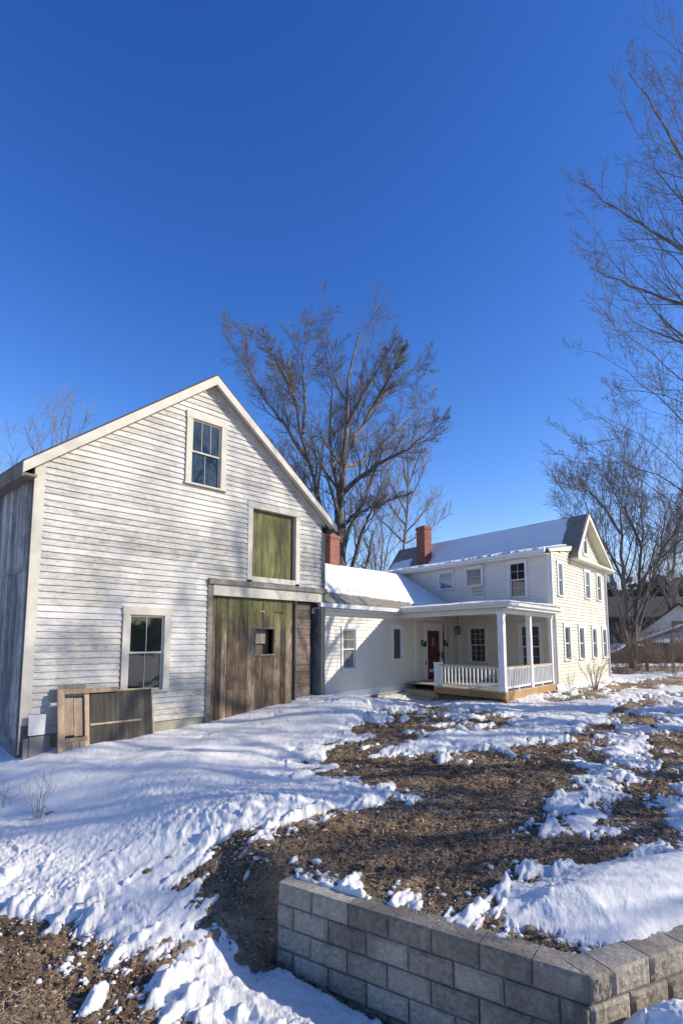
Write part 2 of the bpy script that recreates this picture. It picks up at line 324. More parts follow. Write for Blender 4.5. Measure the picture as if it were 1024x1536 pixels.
def snow_amount(x, y, full=True):
    """>0 where snow lies (metres from the patch edge, ragged)"""
    s = np.full(np.shape(x), 1e9)
    for P in DW: s = np.minimum(s, sdpoly(x, y, P))
    r = np.hypot(x, y); k = np.clip(r/9, .45, 1.6)
    n = fbm(x*1.15, y*1.15, 4, 40, .6)*.40*k+fbm(x*4.2, y*4.2, 2, 70, .5)*.12
    hf = fbm(x*9, y*9, 4, 73, .68)*.15*np.clip(r/8, .7, 1.5) if full else 0
    s = np.clip(s, -1.3, 1.2)+n
    thin = fbm(x*.9+7, y*.5, 4, 91)                                # scoured thin places in the field
    s = s-np.clip(thin-.28, 0, 1)*1.7*sst((y-8.5)/3)*sst((x+5)/4)
    u_ = x*.85-y*.53; v_ = x*.53+y*.85; s = s+np.clip(1+s/1.0, 0, 1)*(s < .3)*np.clip(fbm(u_*2.6, v_*.9, 4, 61, .6)-.10, 0, 1)*1.0
    m = sdpoly(x, y, MOUND); s = np.where(m < .12, np.maximum(s, -m*1.6+n*.25), s)
    wd_ = np.abs(sdpath(x, y, WP)); s = np.where(((wd_ < .10) & (x > -.75)) | (np.hypot(x+.75, y-5.85) < .30), -1., s)
    s = np.where((sdpath(x, y, WP) > .10) & (x > 1.3), np.maximum(s, .7), s)
    return s+hf
def snow_top(x, y):
    lo = snow_amount(x, y, False); fu = snow_amount(x, y); th = sst(lo/.95+.06); cut = sst(fu/.12); cut2 = np.clip(fu/.10, -1, 0)
    near = sst((9.9-y)/2.8)*sst((3.5-x)/2.5)
    l1 = fbm(x*2.2, y*2.2, 3, 22, .5); wx = x+.12*gnoise(x*3, y*3, 91); wy = y+.12*gnoise(x*3+9, y*3, 92)
    cl = np.clip(fbm(wx*6.8, wy*6.8, 3, 31, .6)+.15, 0, 1); l3 = fbm(x*14, y*14, 3, 33, .6); gr_ = fbm(x*44, y*44, 2, 37, .6)
    drift = fbm(x*.35+y*.25, y*1.1-x*.3, 3, 55)*.055+np.maximum(0, gnoise(x*.5, y*2.2-x*.9, 56))*.05*sst((y-8.2)/2)*sst((1-x)/2)
    lump = (l1*.035+cl*.052+l3*.021+gr_*.008)*near+(l1*.012+l3*.005+cl*.028*sst((x+1)/3)+gr_*.002)*(1-near)
    base = .065+.055*near; mnd = sdpoly(x, y, MOUND); mm = sst((.06-mnd)/.75)
    base = base*(1-mm)*(.35+.65*sst((np.abs(sdpath(x, y, WP)-.1)-.2)/.8))+.18*mm; lump = lump*(1-mm*.75)*(.35+.65*sst((np.abs(sdpath(x, y, WP))-.1)/.9))
    z = H(x, y)+(th*base+(lump+drift)*th*.8+.024+.012*l1*(1-th))*cut+cut2*.07
    g = np.exp(-(((x+.3)/1.7)**2+((y-15.6)/1.5)**2))*.33; bl = np.exp(-(((x+6.6)/1.2)**2+((y-10.2)/.8)**2))*.10
    fr = .34*np.exp(-(((x-2.4)/1.1)**2+((y-3.9)/.35)**2)); ba = np.exp(-(((x+.6)/1.2)**2+((y-4.9)/.9)**2))*.03
    return z+(g+bl+fr+ba)*th*cut, np.where(fu > 0, np.clip(lo/.4, .02, 1), np.clip(fu/.12, -1, 0))
# ------------------------------------------------------------------ ground + snow sheets
def polar(nth, dense, radii):
    th = np.concatenate([np.linspace(-180, -dense, 60, endpoint=False), np.linspace(-dense, dense, nth), np.linspace(dense, 180, 61)[1:-1]])
    th = np.radians(th); T, Rr = np.meshgrid(th, radii); X = Rr*np.sin(T); Y = Rr*np.cos(T)
    nr, nt = X.shape; i = np.arange(nr-1)[:, None]*nt; j = np.arange(nt)[None, :]; j2 = (j+1) % nt
    Fq = np.stack([i+j, i+j2, i+nt+j2, i+nt+j], -1).reshape(-1, 4)[:, ::-1]
    return X.ravel(), Y.ravel(), Fq
def radii(q):
    a = np.geomspace(.5, 3, 30); b = np.geomspace(3, 34, int(math.log(34/3)/q)); c = np.geomspace(34, 900, 110)
    return np.concatenate([a[:-1], b, c[1:]])
X, Y, Fq = polar(640, 38, radii(.0055))
def rough_(x, y): return fbm(x*6, y*6, 3, 3, .6)*.022+fbm(x*19, y*19, 3, 4, .65)*.016*sst((14-y)/8)+fbm((x*.85-y*.53)*2.4, (x*.53+y*.85)*.35, 3, 13)*.05
Z = H(X, Y)+rough_(X, Y)*sst((40-np.hypot(X, Y))/20)
V = np.stack([X, Y, Z], 1); V = np.vstack([V, [[0, 0, -.9]]])
g_ = npmesh('ground', V, Fq, MT['dirt']); tag(g_, 'brown muddy yard of mulch, leaves and grass roots showing between the snow', kind='structure')
X, Y, Fq = polar(860, 37, radii(.0042))
Z, TH = snow_top(X, Y)
keep = (TH[Fq].max(1) > -.6) & (np.hypot(X, Y)[Fq].max(1) < 900)
Fs = Fq[keep]; used = np.unique(Fs); mp = np.zeros(len(X), int); mp[used] = np.arange(len(used))
o = npmesh('snow', np.stack([X, Y, Z], 1)[used], mp[Fs], MT['snow'], attrs={'thick': ('POINT', np.clip(TH[used], 0, 1))})
tag(o, 'trampled melting snow cover with ragged edges lying over the yard', kind='structure')
# litter, clods, snow crumbs
def scatter_pts(n, y0, y1, seed):
    r = np.random.default_rng(seed); th = np.radians(r.uniform(-36, 36, n)); d = y0*(y1/y0)**r.random(n); return d*np.sin(th), d*np.cos(th), r
def leafs(n):
    x, y, r = scatter_pts(n, 3.2, 15, 5); s = snow_amount(x, y); k = s < r.uniform(-.3, .16, n)*1.0; x, y = x[k], y[k]; n = len(x)
    z = H(x, y)+.008+rough_(x, y); sz = r.uniform(.006, .020, n)*(1+1.1*(r.random(n) < .10))*np.clip(np.hypot(x, y)/7, .8, 1.5); a = r.uniform(0, 6.28, n); ti = r.normal(0, .5, n); wd = r.uniform(.12, .6, n)
    ux = np.stack([np.cos(a), np.sin(a), ti*.35], 1); uy = np.stack([-np.sin(a)*wd, np.cos(a)*wd, r.normal(0, .25, n)], 1); c = np.stack([x, y, z], 1)
    V = np.stack([c-ux*sz[:, None], c-uy*sz[:, None], c+ux*sz[:, None], c+uy*sz[:, None]], 1).reshape(-1, 3)
    o = npmesh('leaf_litter', V, np.arange(4*n).reshape(-1, 4), MT['litter'], attrs={'rnd': ('FACE', r.random(n))}, smooth=False)
    tag(o, 'dead leaves and bark chips strewn over the bare brown earth', 'leaf litter', kind='stuff')
leafs(210000)
def straw(n):
    x, y, r = scatter_pts(n, 3.2, 24, 6); s = snow_amount(x, y); pt = fbm(x*.8, y*.8, 3, 14); k = (s < .05) & (pt > r.uniform(-.35, .5, n)); x, y = x[k], y[k]; n = len(x)
    z = H(x, y)+.012+rough_(x, y); a = r.uniform(0, np.pi, n); L = r.uniform(.02, .07, n)*np.clip(y/8, .8, 1.6); w_ = r.uniform(.0012, .003, n)*np.clip(y/6, .8, 2.5); c = np.stack([x, y, z], 1)
    u = np.stack([np.cos(a)*L, np.sin(a)*L, r.normal(0, .012, n)], 1); q = np.stack([-np.sin(a)*w_, np.cos(a)*w_, r.normal(0, .001, n)], 1)
    V = np.stack([c-u-q, c+u-q, c+u+q, c-u+q], 1).reshape(-1, 3)
    o = npmesh('dry_grass', V, np.arange(4*n).reshape(-1, 4), MT['straw'], attrs={'rnd': ('FACE', r.random(n))}, smooth=False); tag(o, 'matted straw coloured dead grass lying in patches on the bare earth', 'dry grass', kind='stuff')
straw(150000)
ICO_V = np.array([(0,0,1),(.894,0,.447),(.276,.851,.447),(-.724,.526,.447),(-.724,-.526,.447),(.276,-.851,.447),(.724,.526,-.447),(-.276,.851,-.447),(-.894,0,-.447),(-.276,-.851,-.447),(.724,-.526,-.447),(0,0,-1)])
ICO_F = np.array([(0,1,2),(0,2,3),(0,3,4),(0,4,5),(0,5,1),(1,6,2),(2,7,3),(3,8,4),(4,9,5),(5,10,1),(6,7,2),(7,8,3),(8,9,4),(9,10,5),(10,6,1),(11,7,6),(11,8,7),(11,9,8),(11,10,9),(11,6,10)])
def subdiv(V, Fc):
    V = list(map(tuple, V)); d = {}; out = []
    def mid(a, b):
        k = (min(a, b), max(a, b))
        if k not in d: m = np.array(V[a])+np.array(V[b]); m = m/np.linalg.norm(m); d[k] = len(V); V.append(tuple(m))
        return d[k]
    for a, b, c in Fc: ab, bc, ca = mid(a, b), mid(b, c), mid(c, a); out += [(a, ab, ca), (b, bc, ab), (c, ca, bc), (ab, bc, ca)]
    return np.array(V), np.array(out)
ICO2 = subdiv(ICO_V, ICO_F)
def lumps(name, x, y, z, sz, m, r, base, flat=.6, jit=.25):
    BV_, BF = base; n = len(x); V = BV_[None]*(1+r.normal(0, jit, (n, len(BV_), 1)))*sz[:, None, None]*np.stack([r.uniform(.7, 1.3, n), r.uniform(.7, 1.3, n), r.uniform(.4, .9, n)*flat/.6], 1)[:, None, :]
    V = V+np.stack([x, y, z], 1)[:, None, :]; Fc = BF[None]+(np.arange(n)*len(BV_))[:, None, None]
    return npmesh(name, V.reshape(-1, 3), Fc.reshape(-1, 3), m, attrs={'rnd': ('FACE', np.repeat(r.random(n), len(BF))), 'thick': ('POINT', np.ones(n*len(BV_)))}, smooth=(name != 'earth_clods'))
x, y, r = scatter_pts(15000, 3.4, 22, 9); s = snow_amount(x, y); k = s < -.02; x, y = x[k], y[k]; n = len(x)
tag(lumps('earth_clods', x, y, H(x, y)+.012, np.minimum(r.exponential(.009, n)+.004, .05)*np.clip(y/8, .8, 1.6), MT['dirt'], r, (ICO_V, ICO_F)), 'small brown earth clods and stones on the thawed ground', 'clods', kind='stuff')
x, y, r = scatter_pts(15000, 3.4, 20, 19); s = snow_amount(x, y); k = (s < .02) & (s > -.45-.3*r.random(len(x))) & (r.random(len(x)) < np.exp(-(np.abs(s))*5)*.55); x, y = x[k], y[k]; n = len(x)
tag(lumps('snow_crumbs', x, y, H(x, y)+.015, np.minimum(r.exponential(.011, n)+.006, .04), MT['snow'], r, ICO2, .5, .2), 'small white snow crumbs scattered beyond the melting snow edge', 'snow crumbs', kind='stuff')
# ------------------------------------------------------------------ building helpers
def clap(name, parent, M, m, z0, z1, exp, span, holes=(), lap=.014, rough=0., seg=.6, ylift=0.):
    """lapped horizontal boards. span(z) -> (x0,x1) or None; holes (x0,x1,z0,z1)"""
    mb = MB(); z = z0; rr = random.Random(int(z1*100)+int(exp*1000))
    while z < z1:
        zt = min(z+exp, z1); sp = span((z+zt)/2)
        if sp:
            pieces = [(sp[0], sp[1], z, zt)]
            for (a, b, c, d) in holes:
                nv = []
                for (p, q, za, zb) in pieces:
                    if b <= p or a >= q or zb <= c or za >= d: nv.append((p, q, za, zb)); continue
                    if a > p: nv.append((p, a, za, zb))
                    if b < q: nv.append((b, q, za, zb))
                    if za < c: nv.append((max(a, p), min(b, q), za, c))
                    if zb > d: nv.append((max(a, p), min(b, q), d, zb))
                pieces = nv
            for (p, q, za, zb) in pieces:
                x = p; brd = rr.random(); off = 0; left = rr.uniform(.8, 3.6); ya = -lap+ylift+(lap-.002)*(za-z)/exp; dz0 = rr.gauss(0, rough) if za == z else 0
                while x < q-1e-4:
                    x2 = min(x+seg, q) if rough else min(x+left, q); dz1 = rr.gauss(0, rough) if za == z else 0
                    yb = ya-off; yt = -.002+ylift; top = zb+(.014 if zb == zt else 0)
                    mb.quad((x, yb, za+dz0), (x2, yb, za+dz1), (x2, yt, top), (x, yt, top), brd)
                    mb.quad((x, yt+.006, za+dz0), (x2, yt+.006, za+dz1), (x2, yb, za+dz1), (x, yb, za+dz0), brd)
                    left -= x2-x; x = x2; dz0 = dz1
                    if left <= 1e-3: brd = rr.random(); left = rr.uniform(.8, 3.6); off = rr.uniform(0, rough*.8)
        z += exp
    return mb.build(name, m, parent, M=M)
def window(parent, M, x0, x1, z0, z1, trim='white_trim', pane='glass_dark', cas=.10, top='22', bot='', sill=True, depth=.06, name='window', hung=True, label=None):
    """casing (part) > sash, glass. x0..x1, z0..z1 outer size of the casing"""
    c = MB(); t = MT[trim]; y0 = -.062
    c.box(x0, x0+cas, y0, depth, z0, z1-cas); c.box(x1-cas, x1, y0, depth, z0, z1-cas); c.box(x0-.015, x1+.015, y0-.006, depth, z1-cas, z1+.01)
    if sill: c.box(x0-.03, x1+.03, y0-.035, depth, z0-.045, z0)
    o = c.build(name, t, parent, .004, M)
    if label: o['label'] = label
    a, b, lo, hi = x0+cas, x1-cas, z0, z1-cas; s = MB(); w = .038; mid = (lo+hi)/2
    def sash(za, zb, y, nx, nz):
        s.box(a, b, y, y+.03, za, za+w); s.box(a, b, y, y+.03, zb-w, zb); s.box(a, a+w, y, y+.03, za+w, zb-w); s.box(b-w, b, y, y+.03, za+w, zb-w)
        for i in range(1, nx): x = a+w+(b-a-2*w)*i/nx; s.box(x-.005, x+.005, y+.004, y+.026, za+w, zb-w)
        for i in range(1, nz): z = za+w+(zb-za-2*w)*i/nz; s.box(a+w, b-w, y+.006, y+.024, z-.005, z+.005)
    if hung:
        sash(mid-.02, hi, -.012, int(top[0]) if top else 1, int(top[1]) if top else 1); sash(lo, mid+.018, .022, int(bot[0]) if bot else 1, int(bot[1]) if bot else 1)
    else: sash(lo, hi, -.01, int(top[0]), int(top[1]))
    q = s.build('sash', t, o); 
    p = MB()
    if hung: p.box(a+.01, b-.01, .003, .010, mid, hi-.01); p.box(a+.01, b-.01, .036, .043, lo+.01, mid)
    else: p.box(a+.01, b-.01, .006, .013, lo+.01, hi-.01)
    p.build('glass', MT[pane] if not isinstance(pane, tuple) else MT[pane[0]], o)
    return o
def slab(mb, pts, th, r=.5):
    """roof slab: polygon of 3-D points, thickened downward"""
    mb.prism(pts, (0, 0, -th), r)
# ================================================================== BARN
barn = empty('barn', (BC[0], BC[1], 0), R_(90-BANG)); tag(barn, 'weathered white clapboard barn with plank door, green loft hatch and peeling paint', 'barn')
I = Matrix.Identity(4); BW = 8.02; BD = 10.; EZ = 5.72; AZ = 8.72
def bspan(z):
    if z < .43: return None
    if z <= EZ: return (.17, BW-.12)
    k = (AZ-z)/(AZ-EZ); m = 3.95; return (m-(m-.0)*k+.02, m+(BW-m)*k-.02) if k > .02 else None
holes = [(1.87, 3.02, 1.12, 2.95), (3.26, 4.43, 6.0, 7.8), (4.0, 8.0, 0, 3.74), (5.17, 7.02, 3.7, 5.9)]
clap('clapboards', barn, I, MT['old_clap'], .43, AZ, .131, bspan, holes, .035, .004, .7)
f = MB(); f.box(0.10, 4.0, .005, .25, -1.2, .43); f.build('foundation', MT['concrete'], barn)
# rest of the shell
m = MB(); m.prism([(0, BD, 0), (BW, BD, 0), (BW, BD, EZ), (3.95, BD, AZ), (0, BD, EZ)], (0, -.1, 0)); m.box(BW-.1, BW, .1, BD-.1, -.5, EZ-.05)
m.build('rear_wall', MT['side_boards'], barn)
# side wall of wide upright boards
m = MB(); y = .13; rr = random.Random(3)
while y < BD-.1:
    w = rr.uniform(.16, .3); d = rr.uniform(0, .012)
    for (z0, z1) in ((.35, 3.62+rr.uniform(-.01, .01)), (3.64, 5.75)): m.box(-.02-d, .06, y, y+w-.008, z0, z1)
    y += w
m.box(-.012, .05, .13, BD-.1, .3, 5.7, .1); m.box(.0, .2, .12, BD-.1, -1, .35, .2)
m.box(-.05, .05, .1, BD-.1, 3.56, 3.66, .2)
m.build('side_wall', MT['side_boards'], barn)
m = MB(); m.box(.0, .17, -.03, .012, .62, EZ+.02); m.box(-.03, 0, -.03, .13, .1, EZ, .1)
m.build('corner_board', MT['old_white_trim'], barn, .004)
m = MB(); m.box(.01, .16, -.024, .012, -.6, .66, .3); m.box(-.035, .0, -.02, .12, -.6, .1, .1)
m.box(-.05, -.031, .005, .07, -.3, 5.6, .05); m.build('rotten_post_foot', MT['grey_wood'], barn, .008)
m = MB(); m.box(BW-.13, BW+.02, -.035, .1, -.4, EZ-.3); m.build('corner_post', MT['grey_wood'], barn, .006)
# roof
m = MB(); ov = .26; mx = 3.95; top = AZ+.17; sl = (AZ-EZ)/mx; sr = (AZ-EZ)/(BW-mx); lx = -.30; rx = BW+.26
zl = top-(mx-lx)*sl; zr = top-(rx-mx)*sr
m.prism([(lx, -ov, zl), (mx, -ov, top), (mx, -ov, top-.10), (lx, -ov, zl-.10)], (0, BD+.5, 0)); m.prism([(mx+.0005, -ov, top), (rx, -ov, zr), (rx, -ov, zr-.10), (mx+.0005, -ov, top-.10)], (0, BD+.5, 0))
roof = m.build('roof', MT['dark_roof'], barn)
m = MB(); y0 = -ov-.022
m.prism([(lx-.02, y0, zl-.055), (mx, y0, top-.05), (mx, y0, top-.285), (lx-.02, y0, zl-.275)], (0, .045, 0), .1)
m.prism([(mx+.001, y0, top-.05), (rx+.02, y0, zr-.055), (rx+.02, y0, zr-.235), (mx+.001, y0, top-.285)], (0, .045, 0), .1)
m.build('rake_board', MT['old_white_trim'], barn, .004)
m = MB()
m.prism([(lx, -ov+.024, zl-.102), (mx, -ov+.024, top-.102), (mx, -ov+.024, top-.14), (lx, -ov+.024, zl-.14)], (0, ov-.03, 0), .1); m.prism([(mx, -ov+.024, top-.102), (rx, -ov+.024, zr-.102), (rx, -ov+.024, zr-.14), (mx, -ov+.024, top-.14)], (0, ov-.03, 0), .1)
# frieze under the rakes on the wall
m.prism([(.0, -.032, EZ+.03), (mx, -.032, AZ+.01), (mx, -.032, AZ-.13), (0.0, -.032, EZ-.10)], (0, .03, 0), .3); m.prism([(mx+.001, -.032, AZ+.01), (BW, -.032, EZ+.0), (BW, -.032, EZ-.12), (mx+.001, -.032, AZ-.13)], (0, .03, 0), .4)
m.build('soffit', MT['old_white_trim'], barn)
m = MB(); m.box(lx-.012, lx+.03, -ov+.03, BD+.2, zl-.32, zl-.04, .2); m.box(lx+.03, -.05, -ov+.03, BD+.2, zl-.30, zl-.25, .2); m.box(rx-.03, rx+.012, -ov+.03, BD+.2, zr-.26, zr-.04, .2); m.build('eave_board', MT['grey_wood'], barn)
# openings
window(barn, I, 1.88, 3.02, 1.13, 2.94, 'old_white_trim', 'glass_dark', .16, '21', '21')
window(barn, I, 3.27, 4.43, 6.02, 7.80, 'old_white_trim', 'glass_deep_sky_tint', .16, '31', '21')
# loft hatch
m = MB(); m.box(5.17, 5.33, -.04, .14, 3.80, 5.73); m.box(6.86, 7.02, -.04, .14, 3.80, 5.73); m.box(5.155, 7.035, -.046, .14, 5.73, 5.90); m.box(5.33, 6.86, -.03, .14, 3.76, 3.90)
h = m.build('loft_hatch', MT['old_white_trim'], barn, .004)
m = MB(); x = 5.335; rr = random.Random(5)
while x < 6.85: w = min(.215, 6.855-x); m.box(x, x+w-.009, .09+rr.uniform(0, .008), .13, 3.905, 5.725); x += w
m.box(5.335, 6.855, .125, .139, 3.905, 5.725, .1); m.build('hatch_boards', MT['green_boards'], h)
# big door opening
m = MB(); m.box(3.99, 8.06, -.11, .0, 3.60, 3.74, .5); m.box(3.99, 4.14, -.05, .1, -.3, 3.60, .4); m.box(6.88, 6.93, -.02, .1, 0, 3.33, .1); m.build('door_header', MT['grey_beam'], barn, .008)
m = MB(); m.box(4.14, 7.89, -.06, .05, 3.33, 3.60, .5); m.build('header_board', MT['old_white_trim'], barn, .004)
m = MB(); x = 4.145; rr = random.Random(8); sx0, sx1, sz0, sz1 = 5.54, 6.17, 1.86, 2.53
while x < 6.85:
    w = min(rr.uniform(.15, .25), 6.86-x); d = rr.uniform(0, .012)
    if x+w > sx0 and x < sx1:
        if x < sx0: m.box(x, sx0, .05+d, .09, -.3, 3.32); x = sx0; continue
        if x+w > sx1: w = sx1-x
        m.box(x, x+w-.007, .05+d, .09, -.3, sz0); m.box(x, x+w-.007, .05+d, .09, sz1, 3.32)
    else:
        j = rr.choice([0, 0, .35, 1.0, 2.45]); 
        if j: m.box(x, x+w-.007, .05+d, .09, -.3, j-.003); m.box(x, x+w-.007, .052+d, .09, j+.003, 3.32)
        else: m.box(x, x+w-.007, .05+d, .09, -.3, 3.32)
    x += w
m.box(4.145, sx0-.02, .083, .1, -.3, 3.32, .05); m.box(sx1+.02, 6.87, .083, .1, -.3, 3.32, .05)
dr = m.build('plank_door', MT['barn_door_wood'], barn, .003)
m = MB(); f_ = .035
m.box(sx0-f_, sx1+f_, .035, .06, sz1, sz1+f_); m.box(sx0-f_, sx1+f_, .03, .06, sz0-f_, sz0); m.box(sx0-f_, sx0, .035, .06, sz0, sz1); m.box(sx1, sx1+f_, .035, .06, sz0, sz1)
m.box(sx0, sx1-.14, .24, .26, sz0+.28, sz1, .7); m.box(sx0, sx1, .3, .32, sz0-.1, sz1+.1, .0); m.build('hatch_frame', MT['grey_wood'], dr)
m = MB(); m.box(5.66, 5.80, .028, .05, 2.985, 3.0); m.box(5.79, 5.81, .028, .05, 2.94, 3.0); m.build('door_handle', MT['sheet_white'], dr)
m = MB(); m.box(6.2, 6.5, .03, .05, 2.98, 3.0); m.box(6.46, 6.5, .025, .05, 2.96, 3.02); m.build('latch', MT['black_metal'], dr)
m = MB(); z = -.2; rr = random.Random(4)
while z < 3.3: w = rr.uniform(.16, .3); m.box(6.94, 7.57, .10+rr.uniform(0, .02), .14, z, min(z+w-.008, 3.32)); z += w
m.box(6.93, 7.58, .13, .15, -.2, 3.3, .1); m.build('inner_boards', MT['red_planks'], barn, .004)
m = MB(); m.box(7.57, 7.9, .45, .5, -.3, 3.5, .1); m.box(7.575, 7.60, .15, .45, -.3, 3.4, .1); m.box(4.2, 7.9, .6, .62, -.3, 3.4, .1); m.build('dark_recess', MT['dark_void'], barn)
def lpt(u, v, z): return Vector((BC[0], BC[1], 0))+Matrix.Rotation(R_(90-BANG), 3, 'Z') @ Vector((u, v, z))
# things leaning at the barn
def leaner(name, label, cat, u, v, z, tilt):
    p = lpt(u, v, z); o = empty(name, p, R_(90-BANG)); o.rotation_euler = (tilt, 0, R_(90-BANG)); tag(o, label, cat); return o
o = leaner('old_door_frame', 'broken wooden door frame with split panels leaning in the snow beside the dark panel', 'door frame', .53, -.50, -.14, R_(-9))
m = MB(); m.box(0, .13, 0, .05, 0, 1.44); m.box(.13, 1.2, .0, .045, 1.33, 1.43); m.box(.13, .55, .0, .04, .42, .5, .1); m.build('rail_frame', MT['raw_wood'], o, .005)
m = MB()
for x0, x1, z0, z1 in ((.13, .30, .55, 1.26), (.30, .47, .52, 1.25), (.13, .26, .02, .44), (.26, .40, .02, .43), (.4, .52, .02, .44)): m.box(x0+.004, x1-.004, .012, .03, z0, z1)
m.build('split_board', MT['raw_wood'], o, .003)
m = MB(); m.box(.05, .58, .06, .085, 1.30, 1.53); m.build('top_board', MT['grey_wood'], o, .004)
o = leaner('screen_panel', 'large dark grey weathered panel in a thin wood frame leaning under the barn window', 'panel', 1.06, -.42, -.12, R_(-8))
m = MB(); W2 = 1.47; H2 = 1.34
m.box(0, .09, 0, .045, 0, H2); m.box(W2-.035, W2, 0, .04, .0, H2); m.box(.09, W2-.035, 0, .04, H2-.035, H2); m.box(.09, W2-.3, -.012, .02, .66, .70); m.build('frame', MT['raw_wood'], o, .004)
m = MB(); x = .09; rr = random.Random(6)
while x < W2-.04: w = min(rr.uniform(.08, .16), W2-.035-x); m.box(x, x+w-.002, .012+rr.uniform(0, .004), .03, .0, H2-.035); x += w
m.build('boards', MT['black_boards'], o)
o = leaner('white_sheet', 'small white square sheet propped against the barn corner', 'sheet', .09, -.16, .44, R_(-3))
m = MB(); m.box(0, .31, 0, .02, 0, .38)
for k in range(1, 9): m.box(.0, .31, -.004, .0, k*.042-.003, k*.042+.003)
m.build('sheet_face', MT['sheet_white'], o, .003)
o = leaner('grey_board', 'dark grey board standing in the snow below the small white sheet', 'board', .11, -.20, -.30, R_(-3))
m = MB(); m.box(0, .38, 0, .03, 0, .72); m.box(-.10, -.01, .01, .04, .0, .7, .8); m.build('board_face', MT['sheet_grey'], o, .004)
# ================================================================== WING
MW = frame(WO, WANG); wing = empty('house_wing', (WO[0], WO[1], 0), R_(90-WANG)); tag(wing, 'low cream clapboard wing with snowy roof joining the barn to the two-storey house', 'house wing')
def win_k(v): return WL+.27*v
whole = [(1.13, 1.93, 1.32, 2.66), (3.95, 4.72, 1.55, 2.78), (6.2, 7.8, .7, 2.9)]
clap('clapboards', wing, I, MT['cream_siding'], .66, 3.2, .112, lambda z: (.0, WL), whole, .034)
m = MB(); m.box(-.3, 5.55, -.03, .04, .42, .655, .1); m.box(5.5, 5.64, -.035, .04, .66, 3.1, .1); m.box(.03, .12, -.03, .02, .66, 3.15, .1); m.box(8.35, 8.47, -.035, .04, .75, 3.1, .1); m.box(7.86, 7.95, -.03, .03, .75, 3.0, .1)
m.build('trim_boards', MT['white_trim'], wing, .004)
m = MB(); m.box(0, WL, .01, .25, -.6, .43); m.build('foundation', MT['concrete'], wing)
m = MB(); RV = 3.0; RZ = 5.22; m.box(-.3, WL+1, 6.0, 6.1, 0, 3.3); m.prism([(-.1, 0.02, .4), (-.1, 6, .4), (-.1, 6, 3.3), (-.1, RV, 5.05), (-.1, 0.02, 3.3)], (.08, 0, 0)); m.build('rear_wall', MT['cream_siding'], wing)
w1 = window(wing, I, 1.12, 1.94, 1.33, 2.66, 'white_trim', 'glass_curtain', .085, '22', '')
w2 = window(wing, I, 3.94, 4.73, 1.55, 2.79, 'white_trim', 'glass_grey', .12, '11', '', False, hung=False)
SL = (RZ-3.36)/(RV+.32)
def wz(v): return RZ-SL*abs(RV-v)
m = MB(); slab(m, [(-.35, -.32, wz(-.32)), (win_k(-.32)+.1, -.32, wz(-.32)), (win_k(RV)+.1, RV, RZ), (-.35, RV, RZ)], .09); slab(m, [(-.35, RV+.001, RZ), (win_k(RV)+.1, RV+.001, RZ), (win_k(6.2)+.1, 6.3, wz(6.3)), (-.35, 6.3, wz(6.3))], .09)
wr = m.build('roof', MT['shingles'], wing)
m = MB(); m.box(-.3, 4.9, -.40, -.31, 3.21, 3.31, .1); m.box(-.3, 4.9, -.42, -.40, 3.20, 3.33, .1); m.box(-.3, 4.9, -.42, -.31, 3.20, 3.212, .1); m.build('gutter', MT['gutter'], wr, .006)
m = MB(); m.box(-.25, WL, -.31, -.015, 3.16, 3.19, .1); m.box(-.25, WL, -.03, -.012, 3.02, 3.16, .1); m.build('soffit', MT['white_trim'], wing)
def snow_slab(name, parent, P00, P10, P11, P01, nu, nv, th, seed, edge=.06, M=None, cut=None):
    """lumpy snow blanket over the bilinear patch; P00-P10 is the lower edge"""
    P00, P10, P11, P01 = map(np.array, (P00, P10, P11, P01)); u = np.linspace(0, 1, nu); v = np.linspace(0, 1, nv); U, Vv = np.meshgrid(u, v)
    Lu = np.linalg.norm(P10-P00); Lv = np.linalg.norm(P01-P00)
    low = edge*fbm(U*Lu*2.6, U*0+seed, 5, seed, .6)/Lv; Vw = Vv+(1-Vv)**2*low
    lf = edge*fbm(Vv*Lv*2, Vv*0+seed+5, 3, seed+2)/Lu; Uw = U+(1-U)*lf*1.5+U*lf
    B = ((1-Uw)*(1-Vw))[..., None]*P00+(Uw*(1-Vw))[..., None]*P10+(Uw*Vw)[..., None]*P11+((1-Uw)*Vw)[..., None]*P01
    e = np.minimum.reduce([U*Lu, (1-U)*Lu, Vv*Lv, (1-Vv)*Lv]); prof = np.sqrt(np.clip(e/.10, 0, 1)); prof2 = prof*(th*(1+.35*fbm(U*Lu*.8, Vv*Lv*.8, 3, seed+9)))
    nz = prof2; T = B.copy(); T[..., 2] += nz+.004; Bt = B.copy(); Bt[..., 2] -= .0
    V = np.concatenate([T.reshape(-1, 3), Bt.reshape(-1, 3)]); i = np.arange(nv-1)[:, None]*nu; j = np.arange(nu-1)[None]
    q = np.stack([i+j, i+j+1, i+nu+j+1, i+nu+j], -1).reshape(-1, 4); n = nu*nv
    rim = [k for k in range(nu)]+[k*nu+nu-1 for k in range(1, nv)]+[(nv-1)*nu+k for k in range(nu-2, -1, -1)]+[k*nu for k in range(nv-2, 0, -1)]
    rim = np.array(rim); r2 = np.roll(rim, -1); sd = np.stack([rim, rim+n, r2+n, r2], -1)[:, ::-1]
    o = npmesh(name, V, np.vstack([q, sd]), MT['roof_snow_mat'], parent); return o
snow_slab('roof_snow', wr, (-.3, .42, wz(.42)), (5.4, .20, wz(.20)), (win_k(RV)+.05, RV+.02, RZ), (-.3, RV+.02, RZ), 200, 60, .07, 3, .05)
snow_slab('roof_snow', wr, (5.52, -.02, wz(-.02)), (win_k(0)+.02, .2, wz(.2)), (win_k(RV)+.02, RV, RZ+.01), (5.9, RV, RZ+.01), 50, 50, .09, 4, .02)
